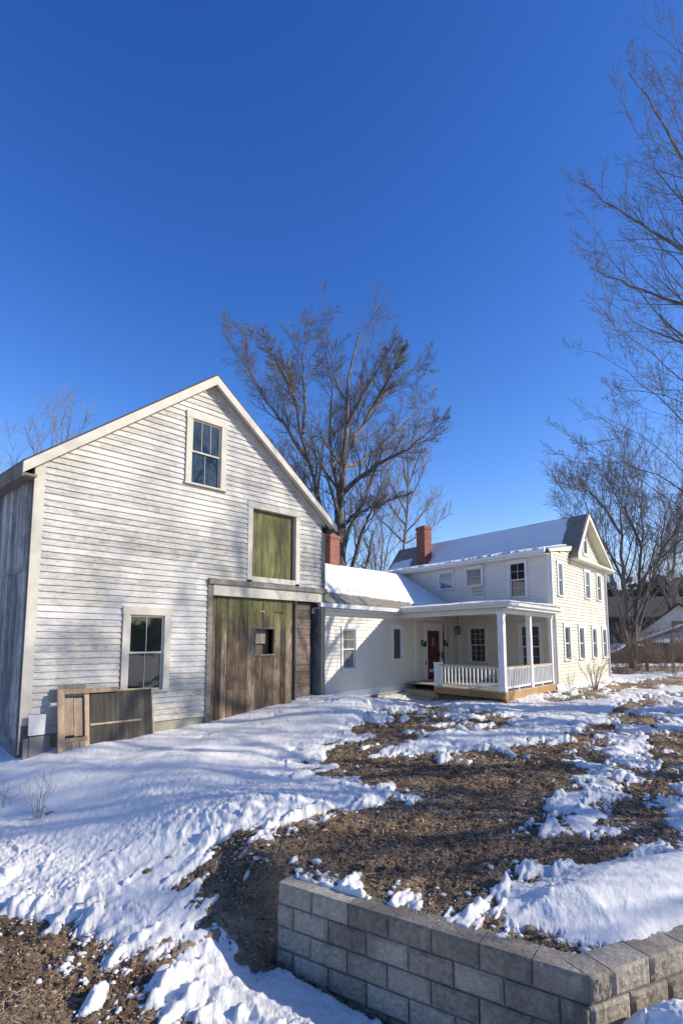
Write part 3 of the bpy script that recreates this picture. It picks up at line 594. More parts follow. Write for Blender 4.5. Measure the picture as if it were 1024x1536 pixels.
def chimney(parent, M, x0, x1, y0, y1, z0, z1):
    m = MB(); m.box(x0, x1, y0, y1, z0, z1-.16, .5); m.box(x0-.035, x1+.035, y0-.035, y1+.035, z1-.16, z1-.02, .5); m.box(x0+.10, x1-.10, y0+.1, y1-.1, z1-.02, z1+.05, .5)
    return m.build('chimney', MT['brick'], parent, .008, M)
chimney(wr, None, 4.02, 4.62, RV-.15, RV+.45, 4.7, 6.42)
# entrance door, its surround and lamps
m = MB(); m.box(6.20, 6.42, -.05, .06, .73, 2.62); m.box(7.42, 7.64, -.05, .06, .73, 2.62); m.box(6.18, 7.66, -.056, .06, 2.62, 2.86); m.box(6.12, 7.72, -.085, -.0, 2.86, 2.92); m.box(6.42, 7.42, -.03, .06, .66, .735, .1)
dd = m.build('entrance_door', MT['white_trim'], wing, .005); dd['label'] = 'red entrance door in a wide white surround'
m = MB(); m.box(6.425, 7.415, .0, .05, .74, 2.615, .3)
for x0, x1 in ((6.55, 6.88), (6.96, 7.29)): m.box(x0, x1, -.008, .0, .86, 1.42, .1)
lf = m.build('door_leaf', MT['red_door'], dd, .006)
m = MB(); m.box(6.80, 7.04, -.012, .012, 2.0, 2.36); m.build('door_window', MT['glass_sky_tint'], dd)
m = MB(); m.box(7.33, 7.37, -.05, .0, 1.62, 1.80); m.tube([(7.35, -.06, 1.70), (7.25, -.06, 1.70)], .012, 6); m.box(7.50, 7.56, -.08, -.05, 1.50, 1.78); m.build('door_handle', MT['black_metal'], dd)
m = MB(); m.box(6.60, 6.92, -.012, .0, 1.02, 1.13); m.build('mail_slot', MT['gutter'], dd)
for k, xx in enumerate((6.03, 7.80)):
    m = MB(); m.box(xx-.05, xx+.05, -.045, -.015, 2.05, 2.25); m.tube([(xx, -.05, 2.20), (xx, -.12, 2.24), (xx, -.14, 2.16)], .012, 6); m.tube([(xx, -.14, 2.16), (xx, -.14, 2.02), (xx, -.14, 1.99)], [.03, .06, .03], 8)
    m.build('wall_lamp', MT['black_metal'], wing, .003)
m = MB(); m.box(6.22, 6.30, -.075, -.05, 2.02, 2.22); m.build('house_number_plate', MT['black_metal'], wing); m = MB(); m.box(6.24, 6.29, -.07, -.05, 1.3, 1.45); m.build('door_bell', MT['black_metal'], wing)
# ================================================================== HOUSE
HL = 11.0; HW = 7.15; FZ = .46
house = empty('farmhouse', (CC[0], CC[1], 0)); tag(house, 'two-storey cream clapboard farmhouse with snow-covered roof, brick chimney and white front porch', 'house')
def rel(M): return Matrix.Translation((-CC[0], -CC[1], 0)) @ M
MA = rel(frame(hp(HL, 0), 144.)); MG = rel(frame(CC, 38.9))
def hr(s, t, z): p = AV*s+BV*t; return (p[0], p[1], z)                # local to the house
aholes = [(HL-5.54, HL-4.6, 4.43, 5.24), (HL-4.0, HL-3.05, 4.47, 5.26), (HL-1.86, HL-.96, 3.87, 5.27), (HL-3.95, HL-2.9, 1.37, 2.87), (HL-1.47, HL-.42, 1.25, 2.9)]
clap('front_clapboards', house, MA, MT['cream_siding'], .62, 5.42, .125, lambda z: (0.05, HL-.12), aholes, .036)
bh = [(1.02, 1.86, 1.52, 2.87), (2.80, 3.62, 1.52, 2.86), (4.62, 5.42, 1.52, 2.85), (6.20, 7.0, 1.52, 2.85), (.56, 1.24, 3.88, 5.18), (3.93, 4.78, 3.98, 5.19), (5.72, 6.50, 4.0, 5.20), (3.95, 4.62, 5.8, 6.85)]
LT = 2.57; ST0 = 2.14; APX = 3.89; AZH = 7.44; RT = 7.35
def gz(t):      # top of the gable wall
    if t < LT-.1: return 5.42+.15*t
    if t < APX: return 5.40+(t-ST0)*(AZH-5.52)/(APX-ST0)
    return AZH-.12-(t-APX)*(AZH-5.48)/(RT-APX)
def gspan(z):
    if z <= 5.40: return (.13, HW-.10)
    a = .13+max(0, (z-5.42)/.15) if z < 5.78 else ST0+(z-5.40)/(AZH-5.52)*(APX-ST0)
    b = APX+(AZH-.12-z)/(AZH-5.48)*(RT-APX); return (a, min(b, HW-.05)) if b > a+.05 else None
clap('gable_clapboards', house, MG, MT['cream_gable'], .62, 7.3, .125, gspan, bh, .038, .003, .8)
m = MB(); m.box(-.0, .13, -.045, .03, .6, 5.5, .1); m.box(HW-.1, HW+.02, -.04, .03, .6, 5.45, .1); m.box(.13, HW-.1, -.038, .03, .47, .62, .1); o = m.build('corner_boards', MT['white_trim'], house, .004, MG)
m = MB(); m.box(HL-.12, HL-.02, -.04, .03, .6, 5.42, .1); m.box(.05, HL-.12, -.03, .02, 5.30, 5.42, .1); m.box(HL-4.45, HL-4.3, -.04, .03, .75, 3.1, .1); m.build('corner_boards', MT['white_trim'], house, .004, MA)
m = MB(); m.prism([hr(0.02, .02, -.5), hr(HL, .02, -.5), hr(HL, HW, -.5), hr(.02, HW, -.5)], (0, 0, .97)); m.build('foundation', MT['concrete'], house)
m = MB(); m.prism([hr(HL-.1, .1, .4), hr(HL, .1, .4), hr(HL, HW, .4), hr(HL-.1, HW, .4)], (0, 0, 5.0)); m.prism([hr(.1, HW-.1, .4), hr(HL, HW-.1, .4), hr(HL, HW, .4), hr(.1, HW, .4)], (0, 0, 5.0)); m.build('rear_wall', MT['cream_siding'], house)
# gable windows (narrow double-hung)
for (a, b, c, d) in bh[:4]: window(house, MG, a, b, c, d, 'white_trim', 'glass_grey', .13, '11', '11')
for (a, b, c, d), pn in zip(bh[4:7], ('glass_sky_tint', 'glass_sky_tint', 'glass_grey')): window(house, MG, a, b, c, d, 'white_trim', pn, .12, '11', '11')
# arched attic window
a, b, z0, zt = 3.95, 4.62, 5.80, 6.86; mm = (a+b)/2; rd = (b-a)/2; zs = zt-rd
def arch(r_, z_lo, n=12): return [(mm+r_, z_lo), ]+[(mm+r_*math.cos(math.pi*k/n), zs+r_*math.sin(math.pi*k/n)) for k in range(n+1)]+[(mm-r_, z_lo)]
m = MB(); oa = arch(rd, z0); ia = arch(rd-.09, z0+.06)
for k in range(len(oa)-1): m.prism([(oa[k][0], -.05, oa[k][1]), (oa[k+1][0], -.05, oa[k+1][1]), (ia[k+1][0], -.05, ia[k+1][1]), (ia[k][0], -.05, ia[k][1])], (0, .09, 0), .2)
m.box(a, b, -.07, .04, z0-.05, z0+.06, .1); aw = m.build('arched_window', MT['white_trim'], house, 0, MG)
m = MB(); m.box(a+.09, b-.09, -.02, .02, zs-.10, zs-.05, .2); m.box(mm-.012, mm+.012, -.015, .02, z0+.06, zs, .2); m.build('sash', MT['white_trim'], aw)
m = MB(); m.prism([(p[0], .0, p[1]) for p in ia], (0, .01, 0), .4); m.build('glass', MT['glass_grey'], aw)
# long front windows
for k, (a, b, c, d) in enumerate(aholes):
    if k < 2: window(house, MA, a, b, c, d, 'white_trim', 'glass_sky_tint' if k == 0 else 'glass_grey', .09, '22', '', True, hung=False)
    elif k == 2: window(house, MA, a, b, c, d, 'white_trim', 'glass_dark', .10, '22', '22')
    else: window(house, MA, a, b, c, d, 'white_trim', 'glass_grey', .13, '33' if k == 3 else '22', '33' if k == 3 else '22')
m = MB(); m.box(HL-3.62, HL-3.08, -.024, -.014, 4.05, 4.40, .5); m.build('siding_patch', MT['handrail_wood'], house, 0, MA)
m = MB(); m.tube([(HL-2.98, -.05, 5.3), (HL-2.98, -.05, 3.9)], .02, 8); m.build('vent_pipe', MT['gutter'], house, 0, MA)
# roof
m = MB(); so = -.35; sb = HL+.25
slab(m, [hr(so+.33, -.32, 5.50), hr(sb, -.32, 5.50), hr(sb, LT, 5.98), hr(so+.33, LT, 5.98)], .09)
slab(m, [hr(so, ST0, 5.54), hr(sb, ST0, 5.54), hr(sb, APX, AZH), hr(so, APX, AZH)], .09)
slab(m, [hr(so, APX+.001, AZH), hr(sb, APX+.001, AZH), hr(sb, RT+.1, 5.42), hr(so, RT+.1, 5.42)], .09)
rf = m.build('roof', MT['shingles'], house)
m = MB(); 
def gpt(u, y, z): return MG @ Vector((u, y, z))
yo = -.36
# sloping fascia of the low front part, cornice return of the pediment, rakes with soffits
def gpr(pts, d): m.prism([gpt(*p) for p in pts], MG.to_3x3() @ Vector(d), .1)
gpr([(-.30, -.05, 5.39), (-.30, -.05, 5.49), (2.35, -.05, 5.92), (2.35, -.05, 5.72)], (0, -.035, 0))
gpr([(ST0-.02, yo-.02, 5.36), (RT+.12, yo-.02, 5.36), (RT+.12, yo-.02, 5.45), (ST0-.02, yo-.02, 5.45)], (0, .38-.055, 0))
gpr([(ST0+.1, -.05, 5.18), (RT-.1, -.05, 5.18), (RT-.1, -.05, 5.36), (ST0+.1, -.05, 5.36)], (0, .03, 0))
gpr([(ST0-.03, yo-.022, 5.46), (ST0-.03, yo-.022, 5.60), (APX, yo-.022, AZH+.01), (APX, yo-.022, AZH-.21), (ST0+.18, yo-.022, 5.46)], (0, .03, 0))
gpr([(APX+.001, yo-.022, AZH+.01), (RT+.16, yo-.022, 5.41), (RT+.16, yo-.022, 5.27), (APX+.001, yo-.022, AZH-.21)], (0, .03, 0))
gpr([(APX+.001, yo+.012, AZH-.10), (RT+.1, yo+.012, 5.30), (RT+.1, yo+.012, 5.27), (APX+.001, yo+.012, AZH-.14)], (0, .33, 0))
gpr([(ST0+.02, yo+.012, 5.44), (APX, yo+.012, AZH-.10), (APX, yo+.012, AZH-.14), (ST0+.05, yo+.012, 5.42)], (0, .33, 0))
m.build('pediment_trim', MT['cream_gable'], house, .006)
m = MB()
def apr(pts, d): m.prism([MA @ Vector(p) for p in pts], MA.to_3x3() @ Vector(d), .1)
apr([(-.2, -.33, 5.30), (HL+.02, -.33, 5.30), (HL+.02, -.33, 5.41), (-.2, -.33, 5.41)], (0, -.02, 0)); apr([(-.2, -.355, 5.37), (HL+.06, -.355, 5.37), (HL+.06, -.355, 5.49), (-.2, -.355, 5.49)], (0, -.09, 0)); apr([(-.2, -.33, 5.31), (HL+.02, -.33, 5.31), (HL+.02, -.04, 5.31), (-.2, -.04, 5.31)], (0, 0, .02))
m.build('gutter', MT['gutter'], rf)
m = MB(); m.tube([gpt(HW-.03, -.08, 5.2), gpt(HW-.03, -.08, .7), gpt(HW-.03, -.2, .6)], .035, 8); m.build('downspout', MT['gutter'], house); m = MB(); m.tube([gpt(.05, -.06, 3.2), gpt(.06, -.08, 2.9), gpt(.08, -.08, .7)], .03, 8); m.build('downspout', MT['gutter'], house)
chimney(rf, MA, HL-9.35, HL-8.75, 2.35, 2.85, 5.9, 8.12)
def zlow(t): return 5.50+(t+.32)*.48/(LT+.32)
def zst(t): return 5.54+(t-ST0)*(AZH-5.54)/(APX-ST0)
snow_slab('roof_snow', rf, hr(sb-.3, -.30, 5.505), hr(.05, -.28, 5.508), hr(.12, LT-.05, zlow(LT-.05)), hr(sb-.3, LT-.05, zlow(LT-.05)), 160, 30, .09, 6, .05)
snow_slab('roof_snow', rf, hr(8.6, LT-.1, zst(LT-.1)), hr(.42, LT-.1, zst(LT-.1)), hr(.50, APX-.06, zst(APX-.06)), hr(8.6, APX-.05, zst(APX-.05)), 160, 40, .08, 7, .07)
snow_slab('roof_snow', rf, hr(sb-.05, LT-.1, zst(LT-.1)), hr(9.4, LT-.1, zst(LT-.1)), hr(9.6, LT+.6, zst(LT+.6)), hr(sb-.2, LT+.5, zst(LT+.5)), 40, 20, .07, 8, .07)
# ---- porch
PT = -4.36; DZ = .73
def wz_s(t):   # s at which the wing wall is reached, for a given t
    W0 = np.array(WO); wd = np.array([math.sin(R_(WANG)), math.cos(R_(WANG))]); P0 = CC+BV*t; A_ = np.array([[AV[0], -wd[0]], [AV[1], -wd[1]]]); return float(np.linalg.solve(A_, W0-P0)[0])
sL = wz_s(PT); sl2 = wz_s(PT-.35)
m = MB(); m.prism([hr(-.02, PT-.04, 0), hr(2.85, PT-.04, 0), hr(2.85+.02, PT+.4, 0), hr(wz_s(PT+.4)-.03, PT+.4, 0), hr(wz_s(-.02)-.03, -.03, 0), hr(-.02, -.03, 0)], (0, 0, .035)); 
for i in range(len(m.v)): m.v[i] = (m.v[i][0], m.v[i][1], m.v[i][2]+DZ-.035)
dk = m.build('porch_deck', MT['step_wood'], house)
m = MB(); MPF = rel(frame(hp(2.85, PT), 144.))   # porch front frame, x toward the corner post
def bx(M, *a): 
    n = len(m.v); m.box(*a)
    for i in range(n, len(m.v)): m.v[i] = tuple(M @ Vector(m.v[i]))
MPS = rel(frame(hp(0, PT), 38.9))   # porch side frame, x from corner post to the house, y inward
bx(MPF, 0, 2.87, -.03, .02, .51, .69); bx(MPS, .0, 4.3, -.03, .02, .49, .69); bx(MPF, 2.74, 2.88, .025, .15, .0, .5); bx(MPS, 2.1, 2.22, .05, .17, -.0, .5); bx(MPF, .02, .14, .03, .15, .0, .47)
m.build('beam', MT['deck_wood'], dk)
posts = []
def post(M, x, w, zt=3.10, zb=DZ, y=.0):
    m = MB(); m.box(x-w/2, x+w/2, y, y+w, zb, zt, .1); m.box(x-w/2-.012, x+w/2+.012, y-.012, y+w+.012, zb, zb+.12, .1); m.box(x-w/2-.012, x+w/2+.012, y-.012, y+w+.012, zt-.14, zt, .1); return m.build('porch_post', MT['porch_white'], house, .004, M)
post(MPS, .09, .18); post(MPS, 2.24, .15); post(MPS, 4.22, .12)
m = MB(); m.box(-.02, .19, .0, .2, DZ-.17, 1.47, .1); m.box(-.035, .205, -.015, .215, 1.47, 1.51, .1); m.build('newel_post', MT['porch_white'], house, .004, MPF)
def railing(M, x0, x1, n, bw=.032):
    m = MB(); m.box(x0, x1, .03, .10, .80, .855, .1); m.box(x0, x1, .035, .095, 1.375, 1.41, .1); m.box((x0+x1)/2-.03, (x0+x1)/2+.03, .03, .1, DZ, .80, .1); r = m.build('porch_railing', MT['porch_white'], house, .003, M)
    m = MB(); m.box(x0, x1, .01, .13, 1.41, 1.445, .4); m.build('handrail', MT['handrail_wood'], r, .004)
    for k in range(n):
        x = x0+(x1-x0)*(k+.5)/n; m = MB(); m.box(x-bw/2, x+bw/2, .048, .048+bw, .855, 1.375, .1); m.build('baluster', MT['porch_white'], r)
railing(MPF, .19, 2.78, 17); railing(MPS, .19, 2.165, 15); railing(MPS, 2.315, 4.16, 15)
# porch roof: almost flat, fascia and ceiling
ze, zb_ = 3.36, 3.56
e0 = hr(-.30, PT-.30, ze); e1 = hr(sl2+.02, PT-.30, ze); e2 = hr(wz_s(0)-.02, -.02, zb_); e3 = hr(-.30, .08, zb_-.16)
m = MB(); slab(m, [e0, e1, e2, e3], .07); pr = m.build('porch_roof', MT['shingles'], house)
m = MB(); 
def strip(a, b, z0, z1, th, inn):
    a = Vector(a); b = Vector(b); m.prism([(a.x, a.y, z0), (b.x, b.y, z0), (b.x, b.y, z1), (a.x, a.y, z1)], Vector(inn)*th, .1)
nA = Vector((BV[0], BV[1], 0)); nB = Vector((AV[0], AV[1], 0))
strip(hr(-.30, PT-.31, 0), hr(sl2, PT-.31, 0), 3.19, 3.345, .03, nA); strip(hr(-.31, PT-.31, 0), hr(-.31, .1, 0), 3.16, 3.285, .03, nB)
strip(hr(-.02, PT-.02, 0), hr(sL, PT-.02, 0), 3.03, 3.21, .14, nA); strip(hr(-.02, PT+.13, 0), hr(-.02, -.05, 0), 3.03, 3.19, .14, nB)
m.build('fascia', MT['white_trim'], pr, .004)
m = MB(); strip(hr(-.36, PT-.40, 0), hr(sl2, PT-.40, 0), 3.27, 3.36, .085, nA); strip(hr(-.40, PT-.36, 0), hr(-.40, .1, 0), 3.24, 3.33, .085, nB); m.build('gutter', MT['gutter'], pr, .01)
m = MB(); m.prism([hr(-.28, PT-.27, 3.155), hr(sl2-.05, PT-.27, 3.155), hr(wz_s(0)-.03, -.04, 3.155), hr(-.28, .0, 3.155)], (0, 0, .02)); m.build('ceiling', MT['ceiling'], pr)
snow_slab('roof_snow', pr, hr(sl2-.1, PT-.22, ze+.005), hr(-.22, PT-.22, ze+.005), hr(-.2, -.1, zb_-.14), hr(wz_s(0)-.05, -.1, zb_), 90, 60, .06, 12, .05)
# steps beside the porch
m = MB()
for k in range(3):
    t0 = PT+.45-.30*k; z1 = DZ-.02-.19*(k+1)+.19*.0; s1 = min(wz_s(t0-.3), wz_s(t0))-.04
    m.prism([hr(2.9, t0-.30, z1), hr(s1, t0-.30, z1), hr(s1, t0+.02, z1), hr(2.9, t0+.02, z1)], (0, 0, -.04), .3); m.prism([hr(2.93, t0-.27, -.1), hr(s1-.03, t0-.27, -.1), hr(s1-.03, t0-.0, -.1), hr(2.93, t0-.0, -.1)], (0, 0, z1-.04+.1), .6)
m.build('porch_steps', MT['step_wood'], house, .006)
# hanging lantern
lp = at(686, 936, 20.2); o = empty('hanging_lantern', (lp[0], lp[1], 3.15)); tag(o, 'dark metal lantern hanging from the porch ceiling near the red door', 'lantern')
m = MB(); m.tube([(0, 0, 0), (0, 0, -.03)], .06, 10); m.tube([(0, 0, -.03), (0, 0, -.42)], .012, 6); m.build('chain', MT['black_metal'], o)
m = MB(); m.tube([(0, 0, -.40), (0, 0, -.46), (0, 0, -.48)], [.03, .13, .14], 4); m.tube([(0, 0, -.70), (0, 0, -.72)], .10, 4)
for k in range(4): a = math.pi/2*k; m.bar((.12*math.cos(a), .12*math.sin(a), -.48), (.09*math.cos(a), .09*math.sin(a), -.70), .02, .02)
m.build('cage', MT['black_metal'], o); m = MB(); m.tube([(0, 0, -.485), (0, 0, -.70)], [.09, .07], 4); m.build('lamp_shade', MT['glass_grey'], o)
# ================================================================== BLOCK WALL
rw = empty('block_wall', (1.71, 4.18, 0)); tag(rw, 'low grey concrete block retaining wall holding back the yard in front', 'retaining wall')
def block_run(name, P0, P1, ncourse, phase, seed, skipfirst=False):
    d = (P1-P0); L = np.linalg.norm(d); d = d/L; n_ = np.array([-d[1], d[0]]); rr = random.Random(seed)
    verts = []; faces = []; rn = []
    for c in range(ncourse):
        zt = -.10-.2*c+rr.uniform(-.002, .002); x = -(.2 if (c+phase) % 2 else 0)+rr.uniform(-.01, .01)
        while x < L-.02:
            x0 = max(x, 0); x1 = min(x+.40, L); x += .40
            if x1-x0 < .03: continue
            y0 = rr.uniform(-.006, .006)+.012*c*0; nx, nz = 14, 8; e = .0065
            def P(u, w, z): q = P0+d*u+n_*w; return (q[0]-1.71, q[1]-4.18, z)
            n = len(verts); X0, X1, Z0, Z1 = x0+e, x1-e, zt-.2+e, zt-e; dp = .24
            # rough split face grid
            for j in range(nz+1):
                for i in range(nx+1):
                    u = X0+(X1-X0)*i/nx; z = Z0+(Z1-Z0)*j/nz; ed = min(i, nx-i, j*1.3, (nz-j)*1.3); off = -.010*min(1, ed)+rr.gauss(0, .0035) if ed > 0 else .008
                    verts.append(P(u, y0+off, z))
            for j in range(nz):
                for i in range(nx): a = n+j*(nx+1)+i; faces.append((a, a+1, a+nx+2, a+nx+1)); rn.append(rr_v := 0)
            v = rr.random(); rn[-nx*nz:] = [v]*(nx*nz)
            k = len(verts); verts += [P(X0, y0+.006, Z0), P(X1, y0+.006, Z0), P(X1, dp, Z0), P(X0, dp, Z0), P(X0, y0+.006, Z1), P(X1, y0+.006, Z1), P(X1, dp, Z1), P(X0, dp, Z1)]
            for f in ((0, 3, 2, 1), (4, 5, 6, 7), (1, 2, 6, 5), (2, 3, 7, 6), (3, 0, 4, 7)): faces.append(tuple(k+q for q in f)); rn.append(v)
    me = bpy.data.meshes.new(name); me.from_pydata(verts, [], faces); a = me.attributes.new('rnd', 'FLOAT', 'FACE'); a.data.foreach_set('value', np.array(rn, dtype=np.float32)); me.materials.append(MT['block'])
    o = bpy.data.objects.new(name, me); COL.objects.link(o); o.parent = rw; return o
pa, pb, pc = np.array([-.62, 5.73]), np.array([1.71, 4.18]), np.array([4.9, 5.63])
block_run('left_run', pa, pb, 5, 0, 1); block_run('right_run', pb, pc, 4, 1, 2)
m = MB(); 
for (a, b) in ((pa, pb), (pb, pc)):
    d = (b-a)/np.linalg.norm(b-a); n_ = np.array([-d[1], d[0]]); q0, q1 = a+d*.03+n_*.02, b-d*.03+n_*.02
    m.prism([(q0[0]-1.71, q0[1]-4.18, -1.25), (q1[0]-1.71, q1[1]-4.18, -1.25), (q1[0]-1.71, q1[1]-4.18, -.115), (q0[0]-1.71, q0[1]-4.18, -.115)], (n_[0]*.19, n_[1]*.19, 0), .0)
m.build('core', MT['sheet_grey'], rw)
# ================================================================== TREES
def tubes(P, Rr, n):
    """P (N,K,3), Rr (N,K) -> verts, quads"""
    N, K, _ = P.shape; T = np.gradient(P, axis=1); T /= np.linalg.norm(T, axis=2, keepdims=True)+1e-9
    ref = np.where(np.abs(T[..., 2:3]) < .9, np.array([0, 0, 1.]), np.array([1., 0, 0])); Xa = np.cross(T, ref); Xa /= np.linalg.norm(Xa, axis=2, keepdims=True)+1e-9; Ya = np.cross(Xa, T)
    a = 2*np.pi*np.arange(n)/n; V = P[:, :, None]+(Xa[:, :, None]*np.cos(a)[:, None]+Ya[:, :, None]*np.sin(a)[:, None])*Rr[:, :, None, None]
    base = (np.arange(N)*K*n)[:, None, None]; i = (np.arange(K-1)*n)[None, :, None]; j = np.arange(n)[None, None]; j2 = (j+1) % n
    Fq = np.stack([base+i+j, base+i+j2, base+i+n+j2, base+i+n+j], -1).reshape(-1, 4)
    return V.reshape(-1, 3), Fq
def resample(pts, K):
    pts = np.array(pts, float); d = np.r_[0, np.cumsum(np.linalg.norm(np.diff(pts, axis=0), axis=1))]; t = np.linspace(0, d[-1], K)
    Q = np.stack([np.interp(t, d, pts[:, k]) for k in range(3)], 1)
    for _ in range(2): Q[1:-1] = .25*Q[:-2]+.5*Q[1:-1]+.25*Q[2:]
    return Q
def spawn(P, Rr, m, r, tmin=.25, ang=(30, 60), lf=(.35, .6), K=6, up=.15, wig=.18, rmin=.004, rf=.6, taper=.5, fade=.55):
    N, Kp, _ = P.shape; t = (np.arange(m)[None]+r.random((N, m)))/m; t = tmin+(1-tmin)*t; t = t.ravel(); par = np.repeat(np.arange(N), m)
    f = t*(Kp-1); i = np.minimum(f.astype(int), Kp-2); w = (f-i)[:, None]
    b = P[par, i]*(1-w)+P[par, i+1]*w; T = P[par, i+1]-P[par, i]; T /= np.linalg.norm(T, axis=1, keepdims=True)+1e-9
    L = np.linalg.norm(np.diff(P, axis=1), axis=2).sum(1)[par]; rb = Rr[par, i]*(1-w[:, 0])+Rr[par, i+1]*w[:, 0]
    q = r.normal(size=T.shape); q -= (q*T).sum(1, keepdims=True)*T; q /= np.linalg.norm(q, axis=1, keepdims=True)+1e-9
    a = np.radians(r.uniform(*ang, len(t)))[:, None]; D = T*np.cos(a)+q*np.sin(a); l = L*r.uniform(*lf, len(t))*(1-fade*t)
    out = np.zeros((len(t), K, 3)); out[:, 0] = b; cur = b.copy(); st = (l/(K-1))[:, None]
    for k in range(1, K):
        D = D+r.normal(0, wig, D.shape)+np.array([0, 0, up]); D /= np.linalg.norm(D, axis=1, keepdims=True); cur = cur+D*st; out[:, k] = cur
    r0 = np.maximum(rb*rf, rmin*1.3); Ro = r0[:, None]*(1-(1-taper*.5)*np.linspace(0, 1, K)[None]); return out, np.maximum(Ro, rmin)
def bare_tree(name, label, stems, levels, seed, bark='bark', twig='twig_bark', group=None, trunk_n=10, cat='tree'):
    """stems: list of (points, r0, r1); levels: dicts for spawn"""
    r = np.random.default_rng(seed); root = empty(name, tuple(stems[0][0][0])); tag(root, label, cat, group); o0 = np.array(stems[0][0][0])
    P = np.stack([resample(s[0], 14) for s in stems]); P[:, 1:] += r.normal(0, .03, P[:, 1:].shape)*np.linalg.norm(P[:, -1]-P[:, 0], axis=1)[:, None, None]*.15
    Rr = np.stack([s[2]+(s[1]-s[2])*(1-np.linspace(0, 1, 14))**1.35 for s in stems]); V, Fq = tubes(P-o0, Rr, trunk_n); npmesh('trunk', V, Fq, MT[bark], root)
    VV = []; FF = []; n = 0
    for k, lv in enumerate(levels):
        lv = dict(lv); m_ = lv.pop('m'); P, Rr = spawn(P, Rr, m_, r, **lv); V, Fq = tubes(P-o0, Rr, 5 if k == 0 else (4 if k == 1 else 3)); 
        VV.append(V); FF.append(Fq+n); n += len(V)
    npmesh('crown', np.vstack(VV), np.vstack(FF), MT[twig], root); return root
def px(pts, Y, dy=None):
    r_ = []
    for i, p in enumerate(pts): q = at(p[0], p[1], Y+(dy[i] if dy else 0)); r_.append(q)
    return r_
def base_pt(px_, Y): x = (px_-512)/845*Y; return np.array([x, Y, float(H(x, Y))-.1])
def LV(rm, a=9, b=7, c=6, d=4, up=.12, l0=(.34, .55)):
    return [dict(m=a, tmin=.15, ang=(22, 48), lf=l0, K=9, up=up, wig=.10, rmin=rm*1.8, rf=.45, fade=.45), dict(m=b, tmin=.12, ang=(25, 50), lf=(.4, .7), K=7, up=up*.7, wig=.11, rmin=rm*1.2, rf=.45, fade=.45), dict(m=c, tmin=.12, ang=(25, 50), lf=(.4, .75), K=6, up=up*.4, wig=.12, rmin=rm, rf=.5, fade=.5), dict(m=d, tmin=.1, ang=(25, 50), lf=(.3, .55), K=3, up=.03, wig=.1, rmin=rm*.7, rf=.6, fade=.3)][:3 if d == 0 else 4]
Yc = 33.; bA = base_pt(500, Yc); bB = base_pt(517, Yc)
def st(base, pts, r0, r1, Y=Yc, dz=None): return ([base]+px(pts, Y, dz) if base is not None else px(pts, Y, dz), r0, r1)
cen = [st(bB, [(514, 840), (512, 780), (512, 735), (514, 690), (520, 640), (520, 585), (527, 530), (536, 500)], .52, .04, dz=[0, 0, 0, 0, .4, .6, .8, 1]),
 st(bA, [(496, 840), (489, 800), (472, 735), (462, 690), (454, 650), (446, 600), (432, 565), (426, 530)], .36, .045, dz=[0, 0, 0, 0, -.4, -.8, -1.2, -1.5]),
 st(None, [(462, 690), (430, 640), (400, 605), (378, 560), (352, 525), (338, 512)], .15, .02, dz=[0, 1, 2, 2.5, 3, 3.3]),
 st(None, [(511, 750), (500, 700), (492, 650), (500, 590), (490, 535), (478, 490)], .17, .02, dz=[0, 1, 2, 2.5, 3, 3.4]),
 st(None, [(514, 740), (540, 715), (575, 690), (612, 675), (650, 640), (668, 615)], .18, .02, dz=[0, -1, -2, -3, -3.5, -4]),
 st(None, [(514, 700), (535, 650), (560, 610), (590, 575), (622, 545), (645, 560)], .17, .02, dz=[0, .6, 1.5, 2, 2.6, 3]),
 st(None, [(520, 640), (545, 590), (572, 545), (588, 520), (592, 500)], .14, .02, dz=[.4, -1, -2, -3, -3.5]),
 st(None, [(515, 790), (532, 770), (560, 760), (590, 748), (620, 735)], .13, .025, dz=[0, -1.6, -3, -3.6, -4]),
 st(None, [(448, 620), (430, 570), (410, 530), (385, 505), (362, 498)], .12, .02, dz=[-.5, -1.5, -3, -4, -4.6]),
 st(None, [(454, 650), (458, 590), (452, 540), (462, 500), (470, 482)], .12, .02, dz=[-.4, 1, 2, 3, 3.5]),
 st(None, [(478, 760), (450, 720), (420, 695), (390, 660), (365, 640)], .13, .025, dz=[0, -1, -1.6, -2, -2.4]),
 st(None, [(514, 700), (550, 690), (590, 650), (630, 610), (660, 600)], .16, .025, dz=[0, 3, 4, 5, 5.6]),
 st(None, [(560, 610), (588, 560), (600, 530), (618, 510)], .14, .02, dz=[1.5, 0, -1, -2])]
bare_tree('shade_tree', 'large bare shade tree with twin trunks rising behind the wing roof', [(s_ if len(s_[0]) > 8 else (s_[0][:-1]+[s_[0][-2]+(s_[0][-1]-s_[0][-2])*.35], s_[1], s_[2])) for s_ in cen], LV(.006, 15, 9, 8, 2, .07, (.22, .40)), 27)
# slim tree between the chimneys
Ys = 46.; st2 = [st(base_pt(606, Ys), [(607, 830), (609, 780), (611, 740), (612, 700), (613, 660), (614, 630)], .22, .03, Ys)]
for (a, b) in (((608, 800), (655, 740)), ((609, 790), (560, 720)), ((610, 760), (640, 690)), ((610, 770), (575, 700)), ((611, 730), (596, 650)), ((611, 730), (636, 660)), ((607, 815), (668, 775)), ((607, 815), (540, 745))):
    st2.append(st(None, [a, ((a[0]*.55+b[0]*.45), (a[1]*.5+b[1]*.5)+6), b], .09, .02, Ys, [0, random.uniform(-1.5, 1.5), random.uniform(-3, 3)]))
bare_tree('slender_tree', 'slim pale bare tree seen between the two brick chimneys', st2, LV(.008, 8, 6, 5, 0, .18), 5, twig='pale_twigs')
Ys = 40.; bb = base_pt(570, Ys); st3 = [([bb]+px([(566+dx*.2, 840), (560+dx*.6, 790), (555+dx, 745)], Ys), .10, .02) for dx in (-38, -12, 22, 50)]
